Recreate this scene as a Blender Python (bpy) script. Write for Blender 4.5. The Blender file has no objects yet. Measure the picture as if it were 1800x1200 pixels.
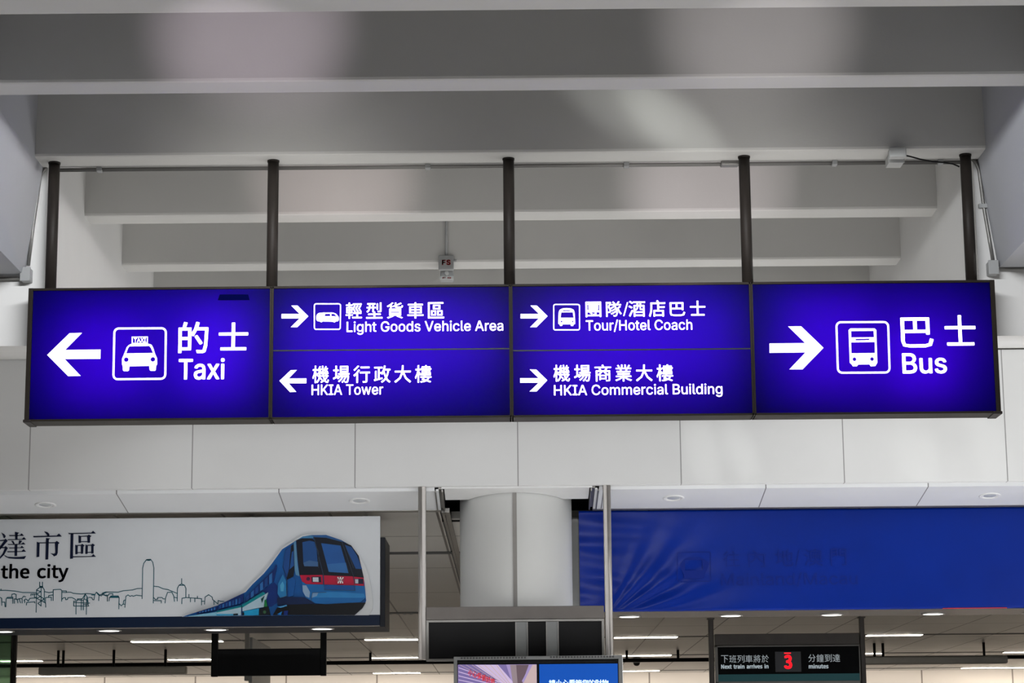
import bpy, bmesh, math, random
from mathutils import Vector, Matrix, noise

# ------------------------------------------------------------------ camera
FPX = 3950.0                      # focal length in pixels of the 1800 px wide frame
PITCH = math.radians(11.17)
ROLL = 0.0088
EYE = Vector((0.0, 0.0, 1.6))
_f = Vector((0, math.cos(PITCH), math.sin(PITCH)))
_u = Vector((0, -math.sin(PITCH), math.cos(PITCH)))
_r = Vector((1, 0, 0))
CR = _r * math.cos(ROLL) - _u * math.sin(ROLL)
CU = _u * math.cos(ROLL) + _r * math.sin(ROLL)

scene = bpy.context.scene
COL = scene.collection
cam_data = bpy.data.cameras.new('camera')
cam_data.sensor_width = 36.0
cam_data.lens = FPX / 1800.0 * 36.0
cam_data.clip_end = 400
cam = bpy.data.objects.new('camera', cam_data)
COL.objects.link(cam)
m = Matrix((CR, CU, -_f)).transposed().to_4x4()
m.translation = EYE
cam.matrix_world = m
scene.camera = cam

# ------------------------------------------------------------------ light and exposure
scene.view_settings.view_transform = 'Standard'
scene.view_settings.look = 'None'
scene.view_settings.gamma = 1.0
scene.view_settings.use_curve_mapping = False
scene.view_settings.exposure = 0.0
scene.cycles.max_bounces = 8
scene.cycles.diffuse_bounces = 4
scene.cycles.glossy_bounces = 3
scene.cycles.caustics_reflective = False
scene.cycles.caustics_refractive = False
scene.cycles.sample_clamp_indirect = 6.0

world = bpy.data.worlds.new('sky')
scene.world = world
world.use_nodes = True
bg = world.node_tree.nodes['Background']
bg.inputs[0].default_value = (0.93, 0.97, 1.0, 1)
bg.inputs[1].default_value = 0.10

def lamp(name, kind, loc, target, energy, color=(1, 1, 1), **kw):
    d = bpy.data.lights.new(name, kind)
    d.energy = energy
    d.color = color
    for k, v in kw.items():
        if k != 'scale':
            setattr(d, k, v)
    o = bpy.data.objects.new(name, d)
    COL.objects.link(o)
    o.location = loc
    o.rotation_euler = (Vector(target) - Vector(loc)).to_track_quat('-Z', 'Y').to_euler()
    if 'scale' in kw:
        o.scale = kw['scale']
    return o

# daylight: a low sun comes in through the open right side and lights the floor
sun = lamp('sun', 'SUN', (30, 16, 12), (0, 16, 0.6), 12.0, (1.0, 0.99, 0.98), angle=0.02)
# area fill added at right to brighten the end wall, standing in for daylight
lamp('right_fill', 'AREA', (9, 18.5, 2.2), (4.0, 24, 4.8), 215, (0.96, 0.98, 1.0), shape='RECTANGLE', size=5, size_y=3)
# added fill lamps at beam level; they light the lower fronts only
for x, tx, e in ((-0.9, -5.5, 82), (0.9, 6.0, 54)):
    lamp('front_fill', 'AREA', (x, 9.5, 5.79), (tx, 24, 4.3), e, (0.97, 0.98, 1.0), shape='RECTANGLE', size=3.0, size_y=0.06, spread=math.radians(84))
# narrow uplights of the hall floor that leave soft pinkish patches on the beams
def spot_at(name, loc, px, py, Y, energy, ang, color, scale=(1, 1, 1), roll=0.0):
    d = CR * ((px - 900) / FPX) + CU * ((600 - py) / FPX) + _f
    o = lamp(name, 'SPOT', loc, EYE + d * (Y / d.y), energy, color, spot_size=math.radians(ang), spot_blend=1.0, shadow_soft_size=0.05, scale=scale)
    o.rotation_euler.rotate_axis('Z', math.radians(roll))
for px, py, Y, loc, e, ang, c in ((440, 55, 12.9, (-1.5, 9.0, 4.0), 320, 19, (1, .84, .98)), (1330, 50, 12.9, (1.4, 9.0, 4.0), 270, 19, (1, .92, .95)),
                                  (590, 320, 16.1, (-0.85, 13.0, 4.2), 210, 24, (1, .84, .84)), (1240, 325, 16.1, (0.85, 13.0, 4.2), 230, 24, (1, .88, .92))):
    spot_at('uplight', loc, px, py, Y, e, ang, c)
for x in (-1.6, 1.6):  # fill spots added under the beams to lighten the farther ones
    lamp('beam_fill', 'SPOT', (x, 13.2, 4.7), (x * 0.9, 17.0, 6.1), 52, (1, .97, .95), spot_size=math.radians(80), spot_blend=1.0, shadow_soft_size=0.3)
# daylight thrown back by glossy surfaces: long soft streaks
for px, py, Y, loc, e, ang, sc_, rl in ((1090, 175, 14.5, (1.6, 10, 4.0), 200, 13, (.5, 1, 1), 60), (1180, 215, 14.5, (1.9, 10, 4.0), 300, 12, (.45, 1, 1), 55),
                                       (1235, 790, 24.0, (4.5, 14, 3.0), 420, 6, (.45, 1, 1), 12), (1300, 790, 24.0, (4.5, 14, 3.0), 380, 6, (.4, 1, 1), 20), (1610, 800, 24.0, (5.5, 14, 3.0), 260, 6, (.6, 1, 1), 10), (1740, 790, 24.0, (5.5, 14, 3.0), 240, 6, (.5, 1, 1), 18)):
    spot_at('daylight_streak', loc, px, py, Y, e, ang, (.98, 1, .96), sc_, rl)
# strip lamp added to brighten the hall's far wall
lamp('far_wall_fill', 'AREA', (0, 61.4, 4.55), (0, 62.5, 2.6), 260, (1.0, 0.92, 0.84), shape='RECTANGLE', size=34, size_y=0.3)
# ------------------------------------------------------------------ pixel helpers (1800 x 1200 frame)
def P(px, py, Y):
    """The point of the plane y = Y that is seen at a pixel."""
    d = CR * ((px - 900) / FPX) + CU * ((600 - py) / FPX) + _f
    return EYE + d * (Y / d.y)

def XZ(px, py, Y):
    p = P(px, py, Y)
    return (p.x, p.z)

def crop(ox, oy, s):
    """Coordinates of an enlarged detail -> frame pixels."""
    return lambda pts: [(ox + x / s, oy + y / s) for x, y in pts]

def depth_for(z, py, px=900):
    """The y at which height z is seen at pixel row py (column px)."""
    d = CR * ((px - 900) / FPX) + CU * ((600 - py) / FPX) + _f
    return d.y * (z - EYE.z) / d.z

# ------------------------------------------------------------------ materials
def lin(c):
    return tuple((v / 255 / 12.92) if v <= 10.3 else ((v / 255 + 0.055) / 1.055) ** 2.4 for v in c)

def mat(name, rgb, rough=0.5, metal=0.0, vary=0.06, scale=6.0, bump=0.0, spec=0.5, coat=0.0):
    mt = bpy.data.materials.new(name)
    mt.use_nodes = True
    nt = mt.node_tree
    b = nt.nodes['Principled BSDF']
    b.inputs['Roughness'].default_value = rough
    b.inputs['Metallic'].default_value = metal
    b.inputs['Specular IOR Level'].default_value = spec
    b.inputs['Coat Weight'].default_value = coat
    col = lin(rgb)
    geo = nt.nodes.new('ShaderNodeNewGeometry')
    nz = nt.nodes.new('ShaderNodeTexNoise')
    nz.inputs['Scale'].default_value = scale
    nz.inputs['Detail'].default_value = 4
    nt.links.new(geo.outputs['Position'], nz.inputs['Vector'])
    rp = nt.nodes.new('ShaderNodeMapRange')
    rp.inputs['From Min'].default_value = 0.3
    rp.inputs['From Max'].default_value = 0.7
    rp.inputs['To Min'].default_value = 1 - vary
    rp.inputs['To Max'].default_value = 1 + vary * 0.4
    nt.links.new(nz.outputs['Fac'], rp.inputs['Value'])
    hs = nt.nodes.new('ShaderNodeHueSaturation')
    hs.inputs['Color'].default_value = (*col, 1)
    nt.links.new(rp.outputs['Result'], hs.inputs['Value'])
    nt.links.new(hs.outputs['Color'], b.inputs['Base Color'])
    if bump:
        bp = nt.nodes.new('ShaderNodeBump')
        bp.inputs['Strength'].default_value = bump
        bp.inputs['Distance'].default_value = 0.01
        n2 = nt.nodes.new('ShaderNodeTexNoise')
        n2.inputs['Scale'].default_value = 60
        nt.links.new(geo.outputs['Position'], n2.inputs['Vector'])
        nt.links.new(n2.outputs['Fac'], bp.inputs['Height'])
        nt.links.new(bp.outputs['Normal'], b.inputs['Normal'])
    mt['hs'] = hs.name
    return mt

def joints(mt, rgb, axis_specs, rough=None):
    """Draw thin panel joints into a material: (axis, offset, pitch, width) in world metres."""
    nt = mt.node_tree
    b = nt.nodes['Principled BSDF']
    geo = nt.nodes.new('ShaderNodeNewGeometry')
    sep = nt.nodes.new('ShaderNodeSeparateXYZ')
    nt.links.new(geo.outputs['Position'], sep.inputs[0])
    acc = None
    for ax, off, pitch, w in axis_specs:
        def mth(op, a, bb):
            n = nt.nodes.new('ShaderNodeMath')
            n.operation = op
            for i, v in enumerate((a, bb)):
                if isinstance(v, (int, float)):
                    n.inputs[i].default_value = v
                else:
                    nt.links.new(v, n.inputs[i])
            return n.outputs[0]
        v = mth('SUBTRACT', sep.outputs['XYZ'.index(ax)], off - w / 2)
        v = mth('FLOORED_MODULO', v, pitch)
        v = mth('LESS_THAN', v, w)
        acc = v if acc is None else mth('MAXIMUM', acc, v)
    mix = nt.nodes.new('ShaderNodeMix')
    mix.data_type = 'RGBA'
    nt.links.new(acc, mix.inputs['Factor'])
    nt.links.new(nt.nodes[mt['hs']].outputs['Color'], mix.inputs[6])
    mix.inputs[7].default_value = (*lin(rgb), 1)
    nt.links.new(mix.outputs[2], b.inputs['Base Color'])
    return mt

def glow(name, rgb, strength):
    mt = bpy.data.materials.new(name)
    mt.use_nodes = True
    nt = mt.node_tree
    b = nt.nodes['Principled BSDF']
    b.inputs['Base Color'].default_value = (*lin(rgb), 1)
    b.inputs['Emission Color'].default_value = (*lin(rgb), 1)
    b.inputs['Emission Strength'].default_value = strength
    b.inputs['Roughness'].default_value = 0.4
    return mt

def lit_film(name, rgb, face):
    """Coloured translucent film: the tubes in the box behind shine through it."""
    mt = bpy.data.materials.new(name)
    mt.use_nodes = True
    nt = mt.node_tree
    b = nt.nodes['Principled BSDF']
    b.inputs['Base Color'].default_value = (*face, 1)
    b.inputs['Roughness'].default_value = 0.35
    b.inputs['Specular IOR Level'].default_value = 0.05
    tr = nt.nodes.new('ShaderNodeBsdfTranslucent')
    nz = nt.nodes.new('ShaderNodeTexNoise')
    nz.inputs['Scale'].default_value = 2.0
    tr.inputs['Color'].default_value = (*rgb, 1)
    mx = nt.nodes.new('ShaderNodeMixShader')
    mx.inputs[0].default_value = 0.82
    nt.links.new(b.outputs[0], mx.inputs[1])
    nt.links.new(tr.outputs[0], mx.inputs[2])
    nt.links.new(mx.outputs[0], nt.nodes['Material Output'].inputs['Surface'])
    return mt

PAINT = (222, 222, 219)
M_beam = mat('painted_concrete', (197, 197, 194), 0.7, vary=0.05, scale=1.3, bump=0.05)
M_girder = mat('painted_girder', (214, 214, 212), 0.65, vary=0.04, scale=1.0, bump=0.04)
M_near = mat('painted_girder_shaded', (168, 170, 175), 0.65, vary=0.04, scale=1.0, bump=0.04)  # girder paint again, with the nearer girder's shade put into the colour
M_bulk = mat('grey_plaster', (190, 188, 184), 0.8, vary=0.05)
M_fascia = joints(mat('white_wall_panel', (224, 225, 225), 0.5, vary=0.04, scale=0.9), (150, 150, 150), [('X', -3.458, 1.755, 0.012)])
M_soffit = joints(mat('white_soffit_panel', (222, 224, 226), 0.45, vary=0.04, scale=1.1), (120, 120, 120), [('X', -2.53, 1.752, 0.012)])
M_plate = mat('white_soffit_plate', (224, 225, 225), 0.5, vary=0.03)
M_trim = mat('dull_aluminium', (130, 128, 124), 0.4, 0.6)
M_hallceil = joints(mat('grey_ceiling_panel', (196, 195, 191), 0.38, 0.08, vary=0.06, scale=0.5), (60, 58, 55), [('X', 0.35, 1.21, 0.03), ('Y', 27.6, 4.1, 0.05)])
M_hallwall = joints(mat('cream_wall_panel', (238, 230, 220), 0.6, vary=0.03, scale=0.4), (150, 140, 130), [('X', 1.2, 2.5, 0.04)])
M_floor = mat('pale_stone_floor', (198, 196, 194), 0.35, vary=0.08, scale=0.8)
M_void = mat('black_void', (9, 9, 10), 0.9)
M_column = mat('column_cladding', (228, 229, 227), 0.45, vary=0.03, scale=1.5)
M_seam = mat('column_joint_strip', (135, 132, 128), 0.5)
M_bronze = mat('dark_bronze_frame', (36, 31, 26), 0.5, 0.0, vary=0.08, spec=0.1)
M_pole = mat('dark_bronze_pole', (40, 36, 33), 0.5, 0.0, vary=0.08, spec=0.15)
M_black = mat('matt_black', (16, 16, 17), 0.5, spec=0.15)
M_blackpanel = mat('black_panel', (17, 17, 18), 0.45, vary=0.1, scale=3, spec=0.15)
M_steel = mat('galvanised_conduit', (120, 119, 116), 0.4, 0.4)
M_box = mat('grey_enamel_box', (150, 152, 152), 0.5)
M_boxlight = mat('pale_enamel_box', (178, 180, 178), 0.5)
M_alu = mat('silver_aluminium', (168, 164, 160), 0.42, 0.6, vary=0.05)
M_head = mat('taupe_metal', (104, 99, 95), 0.5, 0.3, vary=0.08)
M_monitor = mat('grey_plastic', (128, 130, 130), 0.5)
M_slot = mat('vent_slot', (70, 71, 72), 0.7)
M_board = mat('white_printed_board', (206, 210, 214), 0.5, vary=0.02)
M_navy = mat('navy_print', (3, 22, 48), 0.45, vary=0.05, spec=0.15)
M_navybox = mat('navy_sign_box', (6, 12, 24), 0.4, spec=0.15)
M_ink = mat('navy_lettering', (10, 20, 46), 0.5, spec=0.15)
M_teal = mat('teal_line_print', (24, 84, 98), 0.5, spec=0.15)
M_tealbar = glow('lit_teal_band', (0, 52, 56), 0.7)
M_txt = glow('dimly_lit_lettering', (150, 158, 162), 0.8)
M_tarp = mat('blue_vinyl_tarpaulin', (0, 37, 134), 0.30, vary=0.12, scale=1.2, bump=0.05, spec=0.12)
M_ghost = mat('faint_show_through_print', (15, 37, 124), 0.45, spec=0.08)
M_mirror = mat('dark_polished_metal', (96, 98, 104), 0.22, 0.8)
M_red = mat('red_paint', (176, 20, 22), 0.5)
M_glass = mat('green_tinted_glass', (120, 160, 130), 0.05)
_g = M_glass.node_tree.nodes['Principled BSDF']
_g.inputs['Transmission Weight'].default_value = 0.9
_g.inputs['IOR'].default_value = 1.1
M_dome = mat('smoked_dome', (14, 14, 15), 0.1)
M_fix = mat('grey_metal_casing', (176, 174, 168), 0.5, 0.2)
M_white = glow('backlit_white_lettering', (252, 250, 255), 1.0)
M_film = lit_film('backlit_violet_blue_film', (0.052, 0.0005, 0.66), (0.002, 0.003, 0.07))
M_lens = glow('lit_downlight_lens', (255, 253, 248), 3.0)
M_tube = glow('lit_fluorescent_tube', (255, 244, 228), 14.0)
M_deadlens = mat('unlit_lamp_lens', (186, 190, 192), 0.15)
M_led = glow('red_led_digit', (255, 30, 46), 1.0)
M_ledback = mat('led_window', (26, 28, 44), 0.3)
M_scrblue = glow('blue_screen_glow', (0, 66, 152), 0.9)
M_scrtext = glow('white_screen_text', (205, 220, 240), 0.9)
M_scrred = glow('red_screen_text', (214, 40, 44), 0.9)
M_scrshadow = glow('dark_screen_shadow', (40, 26, 48), 0.6)
M_scrpic = [glow('screen_picture_tone', c, 0.85) for c in ((140, 124, 168), (104, 92, 140), (176, 160, 190), (126, 112, 118), (88, 72, 80), (170, 150, 150))]

# ------------------------------------------------------------------ mesh helpers
def new_bm():
    return bmesh.new()

def box(bm, x0, x1, y0, y1, z0, z1, bev=0.0):
    vs = [bm.verts.new((x, y, z)) for x in (x0, x1) for y in (y0, y1) for z in (z0, z1)]
    fs = [bm.faces.new([vs[i] for i in q]) for q in ((0, 1, 3, 2), (4, 6, 7, 5), (0, 4, 5, 1), (2, 3, 7, 6), (0, 2, 6, 4), (1, 5, 7, 3))]
    if bev:
        es = list({e for f in fs for e in f.edges})
        bmesh.ops.bevel(bm, geom=es, offset=bev, segments=2, affect='EDGES', profile=0.5)
    return fs

def prism(bm, pts, ext, idx=0):
    """A polygon (3-D points) swept along a vector."""
    ext = Vector(ext)
    a = [bm.verts.new(p) for p in pts]
    b = [bm.verts.new(Vector(p) + ext) for p in pts]
    n = len(pts)
    fs = [bm.faces.new(a), bm.faces.new(list(reversed(b)))]
    for i in range(n):
        fs.append(bm.faces.new((a[i], b[i], b[(i + 1) % n], a[(i + 1) % n])))
    for f in fs:
        f.material_index = idx
    return fs

def rod(bm, p0, p1, r, seg=16, r1=None):
    p0, p1 = Vector(p0), Vector(p1)
    q = (p1 - p0).to_track_quat('Z', 'Y').to_matrix()
    r1 = r if r1 is None else r1
    ring0, ring1 = [], []
    for i in range(seg):
        a = 2 * math.pi * i / seg
        d = q @ Vector((math.cos(a), math.sin(a), 0))
        ring0.append(bm.verts.new(p0 + d * r))
        ring1.append(bm.verts.new(p1 + d * r1))
    for i in range(seg):
        f = bm.faces.new((ring0[i], ring0[(i + 1) % seg], ring1[(i + 1) % seg], ring1[i]))
        f.smooth = True
    bm.faces.new(list(reversed(ring0)))
    bm.faces.new(ring1)

def tube(bm, pts, r, seg=10):
    pts = [Vector(p) for p in pts]
    prev = None
    for i, p in enumerate(pts):
        t = (pts[min(i + 1, len(pts) - 1)] - pts[max(i - 1, 0)]).normalized()
        n = t.cross(Vector((0.13, 0.98, 0.1))).normalized()
        b = t.cross(n)
        ring = [bm.verts.new(p + (n * math.cos(2 * math.pi * k / seg) + b * math.sin(2 * math.pi * k / seg)) * r) for k in range(seg)]
        if prev:
            for k in range(seg):
                f = bm.faces.new((prev[k], prev[(k + 1) % seg], ring[(k + 1) % seg], ring[k]))
                f.smooth = True
        else:
            bm.faces.new(list(reversed(ring)))
        prev = ring
    bm.faces.new(prev)

def lathe(bm, prof, c, seg=32):
    """Profile (radius, z) turned about a vertical axis through c."""
    rings = []
    for r, z in prof:
        rings.append([bm.verts.new((c[0] + r * math.cos(2 * math.pi * k / seg), c[1] + r * math.sin(2 * math.pi * k / seg), c[2] + z)) for k in range(seg)])
    for a, b in zip(rings, rings[1:]):
        for k in range(seg):
            f = bm.faces.new((a[k], a[(k + 1) % seg], b[(k + 1) % seg], b[k]))
            f.smooth = True
    return rings

def thing(name, label, cat, loc, group=None):
    o = bpy.data.objects.new(name, None)
    o.empty_display_size = 0.1
    COL.objects.link(o)
    o.location = loc
    o['label'] = label
    o['category'] = cat
    if group:
        o['group'] = group
    return o

def link(name, me, mt, parent):
    for x in (mt if isinstance(mt, (list, tuple)) else [mt]):
        me.materials.append(x)
    o = bpy.data.objects.new(name, me)
    COL.objects.link(o)
    if parent is not None:
        o.parent = parent
        if parent.type == 'EMPTY':
            o.matrix_parent_inverse = Matrix.Translation(-Vector(parent.location))
    else:
        lo = Vector([min(v.co[i] for v in me.vertices) for i in range(3)])
        hi = Vector([max(v.co[i] for v in me.vertices) for i in range(3)])
        c = (lo + hi) / 2
        me.transform(Matrix.Translation(-c))
        o.location = c
    return o

def obj(name, bm, mt, parent=None):
    bmesh.ops.recalc_face_normals(bm, faces=bm.faces)
    me = bpy.data.meshes.new(name)
    bm.to_mesh(me)
    bm.free()
    return link(name, me, mt, parent)

def struct(name, bm, mt):
    o = obj(name, bm, mt)
    o['kind'] = 'structure'
    return o

def tag(o, label, cat, group=None):
    o['label'] = label
    o['category'] = cat
    if group:
        o['group'] = group
    return o

def dup(root, delta, label):
    r = root.copy()
    COL.objects.link(r)
    r.location = Vector(root.location) + Vector(delta)
    r['label'] = label
    for ch in list(root.children):
        c = ch.copy()
        COL.objects.link(c)
        c.parent = r
        c.matrix_parent_inverse = ch.matrix_parent_inverse.copy()
        for g in ch.children:
            d = g.copy()
            COL.objects.link(d)
            d.parent = c
    return r

# ------------------------------------------------------------------ flat graphics: cut shapes of real thickness
def flat(name, contours, Y, th, mt, parent, off=0.0):
    """Closed outlines (x, z), holes by even-odd, as a plate from Y to Y - th; OFF thickens every stroke by that many metres all round."""
    cx = sum(p[0] for c in contours for p in c) / sum(len(c) for c in contours)
    cz = sum(p[1] for c in contours for p in c) / sum(len(c) for c in contours)
    cu = bpy.data.curves.new('outline', 'CURVE')
    cu.dimensions = '2D'
    cu.fill_mode = 'BOTH'
    cu.extrude = th / 2
    for c in contours:
        s = cu.splines.new('POLY')
        s.points.add(len(c) - 1)
        for p, (x, z) in zip(s.points, c):
            p.co = (x - cx, z - cz, 0, 1)
        s.use_cyclic_u = True
    tmp = bpy.data.objects.new('outline', cu)
    COL.objects.link(tmp)
    dg = bpy.context.evaluated_depsgraph_get()
    dg.update()
    me = bpy.data.meshes.new_from_object(tmp.evaluated_get(dg), depsgraph=dg)
    me.name = name
    bpy.data.objects.remove(tmp)
    bpy.data.curves.remove(cu)
    me.materials.clear()
    for v in me.vertices:
        x, y, z = v.co
        v.co = (x + cx, Y - th / 2 - z, y + cz)
    if off:
        bm = new_bm()
        for dx, dz in ((-1, -1), (1, -1), (-1, 1), (1, 1)):
            n0 = len(bm.verts)
            bm.from_mesh(me)
            bm.verts.ensure_lookup_table()
            for v in bm.verts[n0:]:
                v.co.x += dx * off
                v.co.z += dz * off * 0.75
        bm.to_mesh(me)
        bm.free()
    return link(name, me, mt, parent)

def pmap(pts, Y):
    return [XZ(x, y, Y) for x, y in pts]

def slabs(name, polys, Y, th, mt, parent):
    """Separate strokes, each its own plate (they may overlap); polys in pixels."""
    bm = new_bm()
    for p in polys:
        prism(bm, [(x, Y, z) for x, z in pmap(p, Y)], (0, -th, 0))
    return obj(name, bm, mt, parent)

def strokes(name, lines, Y, w, th, mt, parent):
    """Thin drawn lines: every segment a narrow raised strip; lines in pixels, w in metres."""
    bm = new_bm()
    for ln in lines:
        q = [Vector((x, Y, z)) for x, z in pmap(ln, Y)]
        for a, b in zip(q, q[1:]):
            t = (b - a)
            if t.length < 1e-5:
                continue
            t.normalize()
            n = Vector((-t.z, 0, t.x)) * (w / 2)
            a2, b2 = a - t * w * 0.3, b + t * w * 0.3
            prism(bm, [a2 + n, b2 + n, b2 - n, a2 - n], (0, -th, 0))
    return obj(name, bm, mt, parent)

def art(name, layers, Y, th0, step, parent, rough=0.35):
    """Printed picture: coloured outlines laid over each other; (rgb, pixel polygon)."""
    bm = new_bm()
    mats, key = [], {}
    for i, (c, poly) in enumerate(layers):
        if c not in key:
            key[c] = len(mats)
            mats.append(mat('picture_print', c, rough, vary=0.08, scale=8, spec=0.12))
        prism(bm, [(x, Y, z) for x, z in pmap(poly, Y)], (0, -(th0 + step * i), 0), key[c])
    return obj(name, bm, mats, parent)

def decode(s):
    return [[tuple(int(v) for v in p.split(',')) for p in c.split(' ')] for c in s.split(';')]

def layout(text, font, track=0):
    """Contours of a line of text in font units."""
    x, out = 0, []
    for ch in text:
        if ch == ' ':
            x += 190 if font is I else 125
            continue
        adv, s = font[ch]
        out += [[(px + x, py) for px, py in c] for c in decode(s)]
        x += adv + track
    return out

def bounds(cs):
    xs = [p[0] for c in cs for p in c]
    ys = [p[1] for c in cs for p in c]
    return min(xs), max(xs), min(ys), max(ys)

def latin(name, text, font, x0, x1, ybase, ycap, Y, mt, parent, ref='H', th=0.004, off=0.0, track=0):
    """A line of Latin lettering: left, right ink edge, baseline (at mid-line) and top of REF, in pixels."""
    cs = layout(text, font, track)
    a, b, _, _ = bounds(cs)
    cap = bounds(decode(font[ref][1]))[3]
    xm = (x0 + x1) / 2
    c = P(xm, ybase, Y)
    wx = P(x1, ybase, Y).x - P(x0, ybase, Y).x
    hz = P(xm, ycap, Y).z - c.z
    sx, sz = wx / (b - a), hz / cap
    k = [[(c.x - wx / 2 + (px - a) * sx, c.z + py * sz) for px, py in q] for q in cs]
    return flat(name, k, Y, th, mt, parent, off)

def hanzi_polys(ch, x0, x1, y0, y1, Y):
    """One Chinese character fitted into a pixel box (left, right, top, bottom)."""
    cs = decode(C[ch][1])
    a, b, lo, hi = bounds(cs)
    c = P((x0 + x1) / 2, (y0 + y1) / 2, Y)
    w = P(x1, (y0 + y1) / 2, Y).x - P(x0, (y0 + y1) / 2, Y).x
    h = P((x0 + x1) / 2, y0, Y).z - P((x0 + x1) / 2, y1, Y).z
    return [[(c.x + ((px - a) / (b - a) - 0.5) * w, c.z + ((py - lo) / (hi - lo) - 0.5) * h) for px, py in q] for q in cs]

def hanzi(name, text, x0, x1, y0, y1, gw, Y, mt, parent, slope=0.0, th=0.004, off=0.0):
    """A row of Chinese characters between pixel x0 and x1, each gw wide; y0..y1 at mid-row, slope per pixel."""
    n = len(text)
    out = []
    for i, ch in enumerate(text):
        l = x0 + (x1 - x0 - gw) * i / max(1, n - 1)
        dy = slope * (l + gw / 2 - (x0 + x1) / 2)
        out += hanzi_polys(ch, l, l + gw, y0 + dy, y1 + dy, Y)
    return flat(name, out, Y, th, mt, parent, off)

def circle(cx, cy, r, n=20):
    return [(cx + r * math.cos(2 * math.pi * i / n), cy + r * math.sin(2 * math.pi * i / n)) for i in range(n)]

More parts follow.
